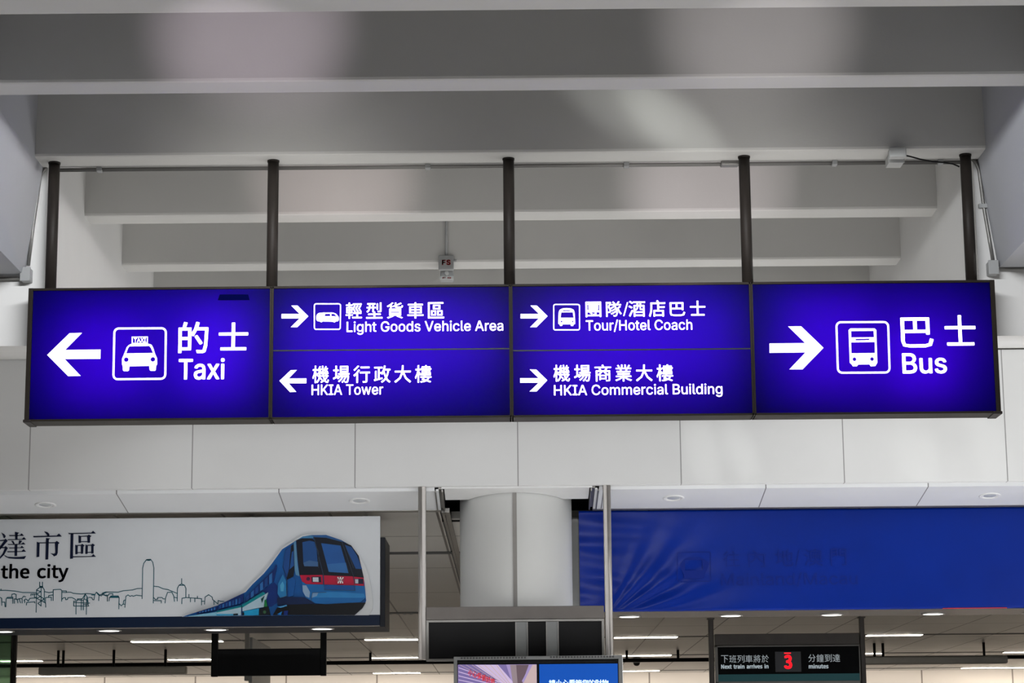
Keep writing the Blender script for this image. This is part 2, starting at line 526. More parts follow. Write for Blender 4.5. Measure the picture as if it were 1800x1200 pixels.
def ring_quad(q, th, r, n=6):
    """Rounded frame in a quadrilateral: outer and inner outline."""
    w = math.dist(q[0], q[1])
    h = math.dist(q[1], q[2])
    def rr(inset, rad):
        o = []
        x0, x1, y0, y1 = inset, w - inset, inset, h - inset
        for cx, cy, a0 in ((x1 - rad, y0 + rad, -90), (x1 - rad, y1 - rad, 0), (x0 + rad, y1 - rad, 90), (x0 + rad, y0 + rad, 180)):
            for i in range(n + 1):
                a = math.radians(a0 + 90 * i / n)
                o.append(((cx + rad * math.cos(a)) / w, (cy + rad * math.sin(a)) / h))
        return [tuple(q[0][k] * (1 - u) * (1 - v) + q[1][k] * u * (1 - v) + q[2][k] * u * v + q[3][k] * (1 - u) * v for k in (0, 1)) for u, v in o]
    return [rr(0, r), rr(th, max(2, r - th))]
I = {
'/':(249,'235,533 71,-76 14,-76 178,533'),
'A':(480,'16,0 201,509 276,509 463,0 395,0 287,302 264,372 232,478 245,478 213,371 191,302 85,0;110,142 110,199 370,199 370,142'),
'B':(456,'60,0 60,509 241,509 289,504 329,491 359,469 381,442 394,410 398,374 395,344 387,320 356,286 315,267 315,262 339,257 363,245 385,227 402,203 414,173 418,136 413,100 400,67 377,39 344,18 301,4 247,0;125,57 245,57 296,63 330,80 349,105 355,137 352,161 342,184 327,203 306,218 279,228 248,231 125,231;125,285 238,285 288,296 308,309 323,326 333,348 336,372 330,403 313,429 283,446 240,452 125,452'),
'C':(510,'267,-7 205,1 150,25 104,63 70,115 48,179 40,254 48,329 70,393 104,445 150,484 205,508 267,516 340,504 402,471 448,418 473,348 408,348 389,395 357,428 315,449 267,456 223,450 184,432 150,403 125,364 109,314 103,254 109,194 125,145 151,105 184,76 223,59 267,53 315,60 357,81 389,114 408,160 473,160 448,91 402,38 341,5'),
'F':(410,'60,0 60,509 369,509 369,452 125,452 125,278 346,278 346,221 125,221 125,0'),
'G':(520,'269,-7 205,1 149,25 104,64 69,116 47,179 40,254 47,329 69,393 103,445 149,484 203,508 265,516 340,504 403,469 449,416 474,349 408,349 387,393 356,427 315,448 265,456 222,450 183,432 150,404 125,364 109,314 103,254 109,194 125,145 151,105 184,76 224,59 269,53 309,57 345,71 374,93 396,123 410,160 415,202 434,199 283,199 283,256 478,256 478,200 471,141 451,91 419,50 377,19 326,0'),
'H':(517,'60,0 60,509 125,509 125,289 392,289 392,509 457,509 457,0 392,0 392,232 125,232 125,0'),
'I':(300,'31,0 31,57 118,57 118,452 31,452 31,509 269,509 269,452 183,452 183,57 269,57 269,0'),
'K':(467,'60,0 60,509 125,509 125,240 364,509 448,509 240,277 449,0 372,0 196,229 125,150 125,0'),
'L':(393,'60,0 60,509 125,509 125,57 361,57 361,0'),
'M':(628,'60,0 60,509 152,509 277,187 287,159 299,123 311,84 322,49 307,49 318,83 330,121 342,158 352,187 476,509 568,509 568,0 504,0 504,291 504,327 505,369 506,413 507,457 513,457 498,409 482,363 467,322 456,291 342,0 286,0 170,291 159,321 145,361 129,408 112,457 119,457 120,416 121,372 122,328 122,291 122,0'),
'S':(447,'224,-9 172,-4 128,9 91,31 64,60 46,96 38,137 104,137 110,110 123,88 142,71 166,59 224,49 286,60 311,74 329,92 341,114 346,139 342,161 332,179 296,205 245,222 184,239 128,260 86,289 60,326 52,372 58,413 75,448 102,476 138,498 180,511 227,516 275,511 316,498 351,476 377,449 394,415 401,378 337,378 326,412 302,437 267,453 225,459 167,448 145,435 129,418 118,398 115,376 119,352 131,334 169,308 212,293 264,279 312,264 359,238 395,198 405,171 408,139 403,99 386,64 360,34 323,11 278,-4'),
'T':(449,'32,452 32,509 417,509 417,452 257,452 257,0 193,0 193,452'),
'V':(480,'204,0 16,509 84,509 192,206 215,137 248,31 235,31 267,138 290,206 395,509 463,509 278,0'),
'X':(474,'18,0 217,284 217,236 29,509 104,509 178,400 204,361 223,329 243,292 232,292 252,329 272,361 298,400 374,509 446,509 259,239 259,287 456,0 382,0 292,129 268,165 250,195 230,231 244,231 225,196 206,166 182,129 91,0'),
'a':(389,'160,-9 126,-5 94,5 68,22 48,45 35,73 30,108 34,138 43,161 58,179 78,193 125,211 178,220 234,227 265,235 273,243 276,255 276,257 267,297 256,311 240,322 196,331 149,322 118,301 100,274 41,291 57,322 79,346 133,375 194,384 239,379 286,360 306,343 322,320 333,290 337,251 337,0 277,0 277,52 272,52 252,25 215,1;170,45 202,49 228,59 248,74 263,93 272,115 276,138 276,190 259,182 231,176 200,171 175,168 134,159 103,139 95,124 92,105 94,87 102,72 130,52'),
'c':(396,'207,-8 159,-2 117,16 82,46 56,85 40,133 34,187 40,243 56,291 82,330 117,360 159,378 207,384 260,377 305,356 340,322 362,277 303,262 290,289 270,311 242,325 207,330 173,325 145,310 124,287 108,258 96,187 108,117 124,89 145,66 173,51 207,46 243,52 271,66 292,89 304,117 363,102 341,56 306,21 261,-1'),
'd':(424,'195,-8 151,-2 111,16 79,45 55,84 39,133 34,189 39,245 55,293 79,332 112,361 151,378 196,384 228,381 253,373 287,346 306,319 311,319 311,509 372,509 372,0 313,0 313,59 307,59 287,31 252,4 227,-5;205,47 236,51 263,65 284,86 299,115 312,189 300,263 284,291 263,312 237,325 205,330 172,325 145,311 124,290 108,261 96,189 109,117 124,88 145,66 172,51'),
'e':(404,'212,-8 161,-2 117,16 82,46 56,85 40,132 34,187 39,242 55,290 81,329 115,359 157,378 205,384 266,374 319,341 341,315 357,282 371,194 371,169 75,169 75,221 338,221 310,202 298,269 283,294 263,314 237,326 205,330 173,326 146,313 125,294 109,270 99,241 96,211 96,178 100,139 110,106 128,80 151,61 179,50 212,46 254,53 285,73 306,105 365,91 353,63 335,39 283,4'),
'g':(425,'207,-151 134,-140 82,-110 51,-69 101,-41 122,-66 154,-88 207,-97 249,-92 282,-75 304,-47 311,-6 311,68 306,68 287,41 252,16 227,8 195,5 152,10 113,27 80,53 55,90 39,136 34,191 39,246 55,293 80,332 112,361 152,378 196,384 228,382 253,373 288,346 308,319 313,319 313,379 372,379 372,-9 367,-54 350,-90 324,-117 291,-136;205,59 237,63 264,75 285,95 300,121 312,193 300,264 285,291 264,312 237,325 205,330 172,325 145,312 124,290 109,262 96,193 109,123 124,96 145,76 172,63'),
'h':(410,'114,227 114,0 53,0 53,509 114,509 114,287 102,287 124,332 152,362 187,379 227,384 264,380 295,369 321,349 341,321 353,285 357,240 357,0 296,0 296,235 290,275 273,304 246,323 210,329 184,326 161,317 141,303 126,283 117,257'),
'i':(167,'53,0 53,379 114,379 114,0;84,443 67,446 54,455 44,468 41,483 44,499 54,512 67,521 84,524 100,521 114,512 123,499 126,483 123,468 114,455 100,446'),
'l':(189,'139,-2 101,3 74,20 58,47 53,84 53,509 114,509 114,99 120,62 130,54 146,52 160,53 170,54 181,3 162,-1'),
'm':(610,'53,0 53,379 112,379 112,295 108,295 132,346 172,376 219,386 257,380 287,361 309,331 321,295 312,295 322,321 337,343 381,375 437,386 468,383 497,372 522,354 541,328 553,296 557,255 557,0 496,0 496,254 490,289 473,313 447,326 419,330 395,328 374,320 358,307 345,290 335,247 335,0 274,0 274,260 269,288 253,311 229,326 199,330 158,320 140,307 126,289 117,266 114,238 114,0'),
'n':(410,'114,227 114,0 53,0 53,379 112,379 112,287 102,287 124,332 152,362 187,379 227,384 264,380 295,369 321,349 341,321 353,285 357,240 357,0 296,0 296,235 290,275 273,304 246,323 210,329 184,326 161,317 141,303 126,283 117,257'),
'o':(415,'207,-8 159,-2 117,16 82,46 56,85 40,133 34,187 40,243 56,291 82,330 117,360 159,378 207,384 256,378 299,360 333,330 359,291 376,243 381,187 376,133 359,85 333,46 299,16 256,-2;207,46 242,51 270,66 292,89 307,117 319,187 307,258 292,287 270,310 242,325 207,330 173,325 145,310 124,287 108,258 96,187 108,117 124,89 145,66 173,51'),
'r':(259,'53,0 53,379 112,379 112,321 115,321 130,347 152,367 181,380 213,385 229,384 243,384 243,322 230,324 207,326 159,315 140,301 126,284 117,262 114,237 114,0'),
's':(365,'182,-8 112,3 84,18 62,38 45,63 36,94 94,107 105,79 124,60 150,49 181,45 217,50 244,62 262,81 268,103 265,121 254,136 237,147 212,155 149,170 104,186 72,208 53,237 47,274 51,305 65,332 87,354 115,370 149,381 187,384 254,372 279,358 299,339 324,290 268,277 258,298 243,316 219,328 187,333 156,329 131,317 114,299 109,277 112,258 124,243 172,223 229,209 275,194 306,171 325,142 331,107 326,75 312,47 290,24 260,6 223,-5'),
't':(227,'204,379 204,327 6,327 6,379;65,471 126,471 126,98 128,76 136,61 150,53 170,50 185,51 202,54 213,2 192,-3 168,-4 125,2 92,21 72,52 65,93'),
'u':(410,'182,-5 146,-1 115,11 89,31 69,59 57,95 53,139 53,379 114,379 114,144 119,105 137,75 164,56 200,50 226,53 249,62 268,77 283,97 293,122 296,153 296,379 357,379 357,0 298,0 298,92 307,92 286,47 257,17 222,0'),
'w':(567,'138,0 23,379 87,379 133,214 154,137 175,41 165,41 186,135 206,214 252,379 316,379 362,214 382,136 402,41 391,41 413,135 434,214 480,379 545,379 429,0 368,0 319,172 305,225 291,280 277,338 291,338 277,280 263,225 248,172 199,0'),
'x':(379,'21,0 171,218 171,171 29,379 100,379 147,306 179,253 207,206 175,206 202,253 233,306 282,379 352,379 209,169 209,214 358,0 287,0 231,85 200,136 173,182 205,182 178,136 148,85 91,0'),
}
S = {
'3':(194,'92,-5 134,4 163,29 175,69 159,112 120,134 120,136 153,158 166,197 156,232 130,254 91,261 52,253 20,231 37,210 61,228 90,235 122,224 133,195 118,160 62,146 62,121 109,115 135,97 142,70 128,35 90,22 53,31 27,51 10,31 42,6'),
'N':(253,'35,0 66,0 66,135 62,215 63,215 91,162 185,0 218,0 218,257 187,257 187,123 192,42 190,42 162,95 68,257 35,257'),
'a':(197,'76,-5 109,3 139,23 140,23 143,0 169,0 169,117 162,158 141,185 103,195 61,187 29,170 41,148 67,162 98,168 129,154 137,120 71,107 33,84 21,49 36,10;85,21 61,28 51,51 70,82 137,99 137,46 111,28'),
'c':(179,'107,-5 140,2 169,19 155,41 134,28 110,22 67,42 51,95 68,148 111,168 131,164 149,152 165,173 142,188 110,195 64,183 31,149 18,95 30,41 62,7'),
'e':(194,'109,-5 144,1 172,15 160,36 138,25 113,21 68,39 50,88 178,88 179,106 170,153 145,184 103,195 62,183 31,148 18,95 31,41 63,7;49,110 68,154 104,169 139,154 151,110'),
'h':(213,'32,0 64,0 64,138 90,160 116,167 144,155 152,116 152,0 184,0 184,120 178,161 159,186 126,195 91,186 63,163 64,202 64,279 32,279'),
'i':(96,'32,0 64,0 64,190 32,190;48,229 64,235 70,251 64,266 48,271 33,266 27,251 33,235'),
'm':(324,'32,0 64,0 64,138 89,160 112,167 139,155 147,116 147,0 179,0 179,138 204,160 227,167 254,155 263,116 263,0 294,0 294,120 288,161 269,186 237,195 204,185 174,159 156,185 121,195 90,186 62,162 58,190 32,190'),
'n':(214,'32,0 64,0 64,138 90,160 116,167 144,155 152,116 152,0 184,0 184,120 178,161 159,186 126,195 91,186 62,162 58,190 32,190'),
'r':(136,'32,0 64,0 64,122 87,156 112,166 131,163 137,191 116,195 86,184 62,155 58,190 32,190'),
's':(164,'82,-5 133,12 151,52 132,90 93,110 65,122 52,143 61,162 88,170 111,165 131,153 146,173 120,189 87,195 39,179 22,141 39,105 77,86 107,72 120,50 111,29 83,20 53,27 27,43 11,22 43,3'),
't':(132,'92,-5 127,2 121,27 99,21 76,31 70,58 70,164 121,164 121,190 70,190 70,244 43,244 40,190 9,188 9,164 38,164 38,59 50,13'),
'u':(213,'88,-5 122,5 151,30 152,30 154,0 181,0 181,190 149,190 149,55 124,31 97,23 70,35 62,74 62,190 29,190 29,70 36,29 55,4'),
'v':(182,'73,0 111,0 178,190 146,190 110,82 93,26 91,26 74,82 38,190 5,190'),
'x':(174,'5,0 39,0 64,44 84,78 85,78 106,44 134,0 169,0 106,96 164,190 131,190 107,148 91,117 89,117 70,148 45,190 10,190 68,99'),
'y':(182,'35,-82 80,-63 106,-16 178,190 147,190 112,85 97,31 95,31 76,85 38,190 5,190 81,0 77,-15 60,-44 34,-56 19,-53 13,-78'),
}
C = {
'/':(137,'4,-63 27,-63 132,278 109,278'),
'下':(350,'19,268 19,242 154,242 154,-28 182,-28 182,158 294,88 312,111 187,185 182,179 182,242 331,242 331,268'),
'保':(350,'158,254 289,254 289,190 158,190;133,278 133,166 209,166 209,123 107,123 107,98 194,98 150,46 97,8 115,-13 166,27 209,81 209,-28 236,-28 236,82 277,28 325,-13 343,8 293,46 251,98 334,98 334,123 236,123 236,166 315,166 315,278;97,293 58,217 8,154 23,129 61,174 61,-27 86,-27 86,213 121,285'),
'內':(350,'109,271 138,246 158,216 39,216 39,-28 65,-28 65,190 156,190 125,120 68,74 86,53 143,100 177,171 206,104 266,54 281,79 224,127 196,190 287,190 287,6 286,1 279,-1 227,-1 237,-28 299,-23 311,-13 314,6 314,216 185,216 163,254 127,289'),
'分':(350,'236,288 211,278 259,200 315,138 336,160 281,216;113,287 73,212 15,155 38,134 65,160 65,136 133,136 106,53 23,-7 39,-29 130,39 161,136 256,136 249,41 238,5 223,1 171,3 179,-23 235,-24 250,-21 262,-12 276,33 284,149 284,162 67,162 109,216 141,279'),
'列':(350,'225,254 225,57 251,57 251,254;297,292 297,6 295,0 289,-1 246,-1 255,-27 309,-22 320,-12 324,6 324,292;63,106 117,63 76,20 28,-8 43,-30 138,49 189,193 173,198 169,197 90,197 105,250 200,250 200,275 21,275 21,250 78,250 54,174 19,114 39,97 81,173 161,173 131,86 78,125'),
'到':(350,'224,264 224,52 249,52 249,264;294,289 294,13 292,7 286,5 240,6 250,-21 305,-15 316,-6 319,13 319,289;22,15 28,-11 203,23 201,47 128,33 128,88 198,88 198,111 128,111 128,149 103,149 103,111 34,111 34,88 103,88 103,29;42,154 173,169 185,148 205,161 152,236 133,225 159,190 69,182 110,248 205,248 205,271 25,271 25,248 81,248 50,194 41,184 33,179'),
'區':(350,'152,213 232,213 232,172 152,172;127,232 127,153 258,153 258,232;111,110 158,110 158,58 111,58;89,130 89,40 180,40 180,130;227,110 276,110 276,58 227,58;204,130 204,40 299,40 299,130;314,278 33,278 33,-11 329,-11 329,13 58,13 58,254 314,254'),
'商':(350,'96,225 118,184 142,194 119,233;196,141 265,88 280,106 211,157;138,155 77,107 89,86 158,146;231,231 204,183 41,183 41,-27 67,-27 67,161 286,161 286,1 284,-4 278,-6 230,-6 238,-26 296,-22 307,-14 310,1 310,183 232,183 259,225;110,97 110,0 132,0 132,17 239,17 239,97;132,77 217,77 217,36 132,36;154,289 168,256 21,256 21,234 329,234 329,256 197,256 180,296'),
'團':(350,'107,58 138,26 156,36 124,68;162,252 162,235 74,235 74,218 162,218 162,204 88,204 88,133 162,133 162,116 75,115 76,99 244,103 258,88 273,99 235,133 263,133 263,204 185,204 185,218 275,218 275,235 185,235 185,252;207,98 207,85 70,85 70,69 207,69 207,37 206,34 202,33 171,33 178,18 220,20 228,25 230,36 230,69 280,69 280,85 230,85 230,98;109,162 162,162 162,147 109,147;185,162 241,162 241,147 185,147;109,190 162,190 162,176 109,176;185,190 241,190 241,176 185,176;220,124 228,117 185,116 185,133 234,133;34,278 34,-28 58,-28 58,-10 292,-10 292,-26 317,-26 317,278;58,12 58,257 292,257 292,12'),
'地':(350,'150,262 150,166 112,150 122,126 150,138 150,28 161,-10 202,-20 289,-20 325,-6 338,44 314,54 308,14 287,4 203,4 180,8 175,27 175,149 222,169 222,50 247,50 247,180 296,201 294,97 290,89 283,88 260,88 266,65 299,68 312,75 318,91 321,223 323,228 304,235 299,231 294,226 247,207 247,294 222,294 222,196 175,176 175,262;12,54 22,28 130,77 124,100 84,83 84,185 126,185 126,210 84,210 84,290 60,290 60,210 15,210 15,185 60,185 60,73'),
'型':(350,'222,274 222,157 246,157 246,274;288,292 288,136 286,131 281,129 238,130 247,105 299,110 310,118 313,135 313,292;136,257 136,208 92,208 92,210 92,257;23,208 23,185 66,185 53,150 21,119 38,101 76,140 91,185 136,185 136,110 161,110 161,185 201,185 201,208 161,208 161,257 193,257 193,280 35,280 35,257 68,257 68,211 68,208;164,116 164,77 53,77 53,53 164,53 164,9 16,9 16,-16 333,-16 333,9 190,9 190,53 297,53 297,77 190,77 190,116'),
'場':(350,'174,217 287,217 287,190 174,190;174,264 287,264 287,236 174,236;150,284 150,170 311,170 311,284;116,150 116,127 165,127 134,88 95,57 113,41 159,81 194,81 158,36 115,2 133,-14 181,28 218,81 252,81 223,26 183,-14 203,-29 244,19 274,81 301,81 294,21 286,-3 275,-7 245,-5 251,-27 286,-27 297,-24 306,-18 318,14 327,92 328,103 176,103 191,127 336,127 336,150;12,62 22,36 126,87 120,110 84,94 84,193 122,193 122,218 84,218 84,291 60,291 60,218 19,218 19,193 60,193 60,83'),
'士':(350,'160,293 160,183 19,183 19,157 160,157 160,18 38,18 38,-8 314,-8 314,18 188,18 188,157 333,157 333,183 188,183 188,293'),
'大':(350,'161,294 156,194 22,194 22,167 152,167 111,70 15,-6 35,-27 131,49 175,147 230,42 316,-27 335,-3 250,64 197,167 330,167 330,194 184,194 190,294'),
'將':(350,'157,70 202,12 224,26 177,82;264,164 264,114 131,114 131,91 264,91 264,7 263,2 257,0 212,1 220,-25 276,-20 287,-11 290,6 290,91 335,91 335,114 290,114 290,164;166,194 202,164 132,138 145,118 251,167 324,258 308,266 303,264 234,264 252,287 227,294 184,248 125,211 141,195 215,245 291,245 261,205 220,234 206,222 246,192 220,174 181,206;29,278 29,169 53,170 95,170 95,118 14,118 14,95 33,95 33,88 29,38 11,-16 31,-29 52,31 57,86 57,95 95,95 95,-28 120,-28 120,294 95,294 95,193 53,193 53,278'),
'小':(350,'162,289 162,8 160,1 153,-1 95,-1 105,-28 173,-23 187,-13 191,8 191,289;247,200 288,118 313,42 342,54 315,129 272,209;71,207 49,131 11,62 36,48 76,120 100,202'),
'巴':(350,'159,151 72,151 72,248 159,248;186,151 186,248 273,248 273,151;45,274 45,39 61,-9 120,-21 259,-21 314,-5 332,54 305,64 293,17 258,5 118,5 80,11 72,38 72,125 273,125 273,107 300,107 300,274'),
'店':(350,'102,101 102,-23 128,-23 128,-9 276,-9 276,-23 303,-23 303,101 206,101 206,148 320,148 320,173 206,173 206,214 179,214 179,101;128,14 128,77 276,77 276,14;163,287 182,251 44,251 44,160 39,73 11,-13 34,-28 64,65 71,160 71,226 331,226 331,251 211,251 189,293'),
'往':(350,'87,293 56,255 15,221 29,200 75,238 112,284;192,287 221,229 246,239 216,296;94,215 57,163 11,120 25,94 62,130 62,-28 89,-28 89,162 118,206;122,227 122,202 211,202 211,123 135,123 135,98 211,98 211,8 112,8 112,-17 335,-17 335,8 238,8 238,98 315,98 315,123 238,123 238,202 326,202 326,227'),
'心':(350,'103,196 103,23 114,-12 152,-22 223,-22 262,-4 275,64 249,76 243,17 222,3 154,3 135,7 131,23 131,196;47,170 15,38 42,27 72,165;266,170 312,37 338,47 291,179;120,265 214,185 233,204 138,282'),
'您':(350,'164,197 145,162 119,132 139,117 166,150 188,191;216,226 216,123 215,120 210,118 175,118 183,96 229,99 239,108 241,123 241,226;261,188 304,117 326,129 282,198;92,75 92,14 102,-14 145,-21 229,-21 264,-11 275,34 251,44 246,10 227,3 146,3 123,5 118,15 118,75;145,91 195,29 216,42 165,102;269,71 306,-9 331,0 292,80;53,74 17,-2 41,-14 76,64;164,294 140,246 108,208 127,191 165,238 297,238 280,204 302,199 331,257 313,262 308,261 177,261 188,288;96,295 59,238 12,193 29,172 63,206 63,94 89,94 89,237 120,287'),
'政':(350,'215,294 195,218 166,155 166,167 118,167 118,244 179,244 179,269 18,269 18,244 92,244 92,48 57,40 57,191 33,191 33,35 12,31 17,4 181,43 178,67 118,53 118,142 157,142 155,140 176,123 199,160 236,61 201,23 155,-6 171,-29 215,0 250,37 282,0 321,-28 339,-6 298,21 266,60 294,125 312,204 336,204 336,229 226,229 241,290;218,204 285,204 272,140 251,86 215,198'),
'於':(350,'206,142 266,93 284,113 223,159;184,42 280,-20 298,3 201,62;18,236 18,212 53,212 46,83 11,-8 30,-27 64,44 76,139 121,139 115,41 107,6 97,2 70,3 77,-21 109,-21 120,-18 129,-10 140,34 147,152 147,163 77,163 78,212 160,212 160,236;60,286 88,236 113,247 83,296;236,296 202,223 148,170 167,150 210,190 243,243 279,191 321,152 340,174 292,214 254,270 261,289'),
'業':(350,'98,207 114,172 38,172 38,150 161,150 161,124 55,124 55,104 161,104 161,78 22,78 22,56 138,56 80,22 13,0 30,-22 100,6 161,47 161,-28 188,-28 188,48 249,5 320,-23 338,0 270,22 211,56 329,56 329,78 188,78 188,104 298,104 298,124 188,124 188,150 315,150 315,172 235,172 257,209 256,209 328,209 328,232 273,232 304,283 277,290 250,236 263,232 221,232 221,294 196,294 196,232 154,232 154,294 129,294 129,232 86,232 104,239 74,291 52,283 80,232 23,232 23,209 111,209;228,209 210,173 213,172 131,172 141,174 124,209'),
'樓':(350,'125,237 125,216 145,216 145,180 215,180 215,162 137,162 137,105 195,105 182,84 119,84 119,63 169,63 144,25 209,9 116,-8 126,-28 193,-18 240,-1 311,-28 327,-8 263,15 281,37 292,63 336,63 336,84 209,84 221,105 321,105 321,162 240,162 240,180 313,180 313,216 332,216 332,237 313,237 313,272 240,272 240,294 215,294 215,272 145,272 145,237;196,63 267,63 256,41 238,23 180,37;168,254 215,254 215,235 168,235;215,198 168,198 168,218 215,218;240,254 290,254 290,235 240,235;240,198 240,218 290,218 290,198;160,145 215,145 215,123 160,123;240,145 296,145 296,123 240,123;64,294 64,227 20,227 20,202 62,202 41,129 11,69 24,43 64,141 64,-28 88,-28 88,152 110,104 125,123 88,185 88,202 117,202 117,227 88,227 88,294'),
'機':(350,'56,294 56,227 17,227 17,202 52,202 34,131 9,73 21,48 56,145 56,-28 77,-28 77,147 96,106 109,125 77,179 77,202 106,202 106,227 77,227 77,294;201,292 216,113 162,113 162,134 140,134 140,113 113,113 113,92 139,92 127,40 87,-11 104,-27 139,12 157,56 194,20 210,36 161,79 162,92 220,92 240,28 174,-9 189,-26 251,8 275,-17 306,-28 325,-17 338,23 320,36 314,7 305,-2 286,5 269,23 312,80 290,88 258,44 243,92 328,92 328,113 298,113 308,123 271,148 258,136 289,113 238,113 223,292;246,143 271,148 310,153 314,139 331,145 312,197 296,192 305,170 268,166 320,244 300,252 289,228 263,226 293,281 274,287 248,233 236,222 242,203 278,210 257,178 248,167 239,162;120,136 183,147 187,133 204,139 187,191 170,186 178,164 143,159 196,237 178,244 166,222 138,218 173,280 154,286 124,227 111,215 117,196 155,203 131,171 122,160 113,155'),
'澳':(350,'158,221 180,185 196,194 174,229;254,229 234,193 248,186 273,221;229,151 263,110 276,121 243,161;30,272 86,234 102,255 46,290;13,177 72,141 87,163 28,196;21,-9 44,-23 93,89 72,103;205,232 205,181 151,181 151,162 192,162 148,125 160,108 205,152 205,108 225,108 225,162 282,162 282,181 225,181 225,232;203,294 191,260 116,260 116,86 139,86 139,238 293,238 293,88 318,88 318,260 217,260 232,289;203,92 199,72 97,72 97,50 192,50 158,15 91,-7 104,-28 177,-2 215,40 257,-4 323,-28 339,-5 275,13 235,50 332,50 332,72 225,72 229,92'),
'物':(350,'187,294 163,219 125,159 145,144 186,211 216,211 181,128 131,66 152,51 204,121 238,211 267,211 225,85 153,-6 175,-22 248,77 290,211 307,211 295,61 281,6 275,2 268,1 231,2 238,-24 278,-24 292,-20 303,-10 320,53 332,222 333,235 195,235 211,290;34,274 26,210 10,157 30,145 46,197 78,197 78,118 12,100 19,75 78,93 78,-28 102,-28 102,100 146,114 143,138 102,125 102,197 138,197 138,222 102,222 102,294 78,294 78,222 50,222 57,270'),
'班':(350,'182,294 182,145 171,58 114,-9 130,-28 193,47 206,145 206,294;132,222 129,156 115,106 134,92 150,149 153,219;220,142 220,118 258,118 258,9 190,9 190,-15 336,-15 336,9 283,9 283,118 324,118 324,142 283,142 283,246 329,246 329,270 214,270 214,246 258,246 258,142;11,26 16,1 121,28 118,51 78,42 78,132 112,132 112,155 78,155 78,244 118,244 118,268 15,268 15,244 54,244 54,155 20,155 20,132 54,132 54,36'),
'的':(350,'193,148 247,66 269,80 214,160;84,295 70,238 30,238 30,-19 55,-19 55,9 152,9 152,238 94,238 112,290;55,214 128,214 128,140 55,140;55,33 55,117 128,117 128,33;209,296 187,225 155,168 177,153 210,215 300,215 292,64 279,8 272,4 264,2 211,5 220,-21 272,-21 288,-17 301,-7 316,56 325,225 325,239 220,239 235,290'),
'看':(350,'116,75 269,75 269,50 116,50;116,93 116,117 269,117 269,93;116,32 269,32 269,6 116,6;289,291 41,274 47,254 143,256 135,232 46,232 46,211 127,211 116,185 21,185 21,163 104,163 64,111 12,71 28,50 91,102 91,-29 116,-29 116,-15 269,-15 269,-29 295,-29 295,138 119,138 134,163 329,163 329,185 145,185 156,211 309,211 309,232 164,232 172,257 306,272'),
'管':(350,'74,153 74,-28 100,-28 100,-16 270,-16 270,-28 296,-28 296,59 100,59 100,83 277,83 277,153;270,4 100,4 100,38 270,38;154,218 165,196 35,196 35,138 61,138 61,175 294,175 294,138 320,138 320,196 192,196 178,223;100,133 252,133 252,103 100,103;58,296 41,252 15,216 38,203 66,246 90,246 109,207 131,215 116,246 169,246 169,265 75,265 84,291;207,295 193,258 172,228 194,216 214,246 239,246 264,206 286,216 266,246 329,246 329,265 223,265 232,290'),
'行':(350,'152,273 152,248 325,248 325,273;93,294 57,254 12,218 28,197 119,284;137,176 137,151 255,151 255,6 253,0 246,-2 191,-1 200,-27 266,-23 278,-13 282,6 282,151 334,151 334,176;107,219 63,161 9,113 27,91 67,127 67,-29 93,-29 93,156 132,210'),
'請':(350,'28,188 28,167 128,167 128,188;28,142 28,121 128,121 128,142;14,235 14,213 140,213 140,235;53,285 78,238 99,250 72,296;226,294 226,271 152,271 152,250 226,250 226,229 161,229 161,210 226,210 226,187 143,187 143,167 336,167 336,187 251,187 251,210 323,210 323,229 251,229 251,250 328,250 328,271 251,271 251,294;290,126 290,101 194,101 194,126;169,146 169,-27 194,-27 194,38 290,38 290,0 288,-4 284,-5 249,-5 257,-27 303,-23 312,-15 314,0 314,146;194,82 290,82 290,57 194,57;28,96 28,-23 50,-23 50,-7 130,-7 130,96;50,74 107,74 107,15 50,15'),
'財':(350,'55,53 37,17 12,-13 33,-28 59,5 80,47;104,43 141,-15 164,-3 125,53;55,193 128,193 128,148 55,148;55,128 128,128 128,82 55,82;55,259 128,259 128,214 55,214;30,280 30,61 154,61 154,280;266,293 266,211 165,211 165,186 256,186 213,106 157,47 175,28 224,81 266,152 266,5 264,-1 258,-3 216,-2 225,-28 278,-23 288,-13 292,5 292,186 337,186 337,211 292,211 292,293'),
'貨':(350,'89,111 265,111 265,87 89,87;89,70 265,70 265,46 89,46;89,152 265,152 265,129 89,129;63,170 63,28 292,28 292,170;209,12 307,-28 330,-12 226,26;123,25 19,-9 39,-29 146,14;119,296 72,255 15,224 35,205 79,232 79,180 105,180 105,251 143,287;174,293 174,239 117,223 125,205 174,218 184,192 221,186 292,186 321,195 332,230 309,238 304,213 290,208 222,208 204,210 200,220 200,227 305,274 284,290 200,248 200,293'),
'車':(350,'55,212 55,76 161,76 161,47 19,47 19,23 161,23 161,-29 188,-29 188,23 333,23 333,47 188,47 188,76 296,76 296,212 188,212 188,238 321,238 321,262 188,262 188,294 161,294 161,262 29,262 29,238 161,238 161,212;81,134 161,134 161,98 81,98;188,134 270,134 270,98 188,98;81,190 161,190 161,154 81,154;188,190 270,190 270,154 188,154'),
'輕':(350,'158,277 158,254 332,254 332,277;186,243 152,177 191,106 212,115 176,178 208,237;243,243 208,178 249,107 271,116 233,178 266,237;303,243 266,177 310,106 331,116 291,178 326,237;145,4 145,-19 337,-19 337,4 256,4 256,72 326,72 326,95 165,95 165,72 229,72 229,4;25,207 25,85 73,85 73,56 13,56 13,33 73,33 73,-28 95,-28 95,33 152,33 152,56 95,56 95,85 145,85 145,207 95,207 95,233 149,233 149,256 95,256 95,294 72,294 72,256 18,256 18,233 72,233 72,207;44,137 75,137 75,105 44,105;93,137 124,137 124,105 93,105;44,187 75,187 75,156 44,156;93,187 124,187 124,156 93,156'),
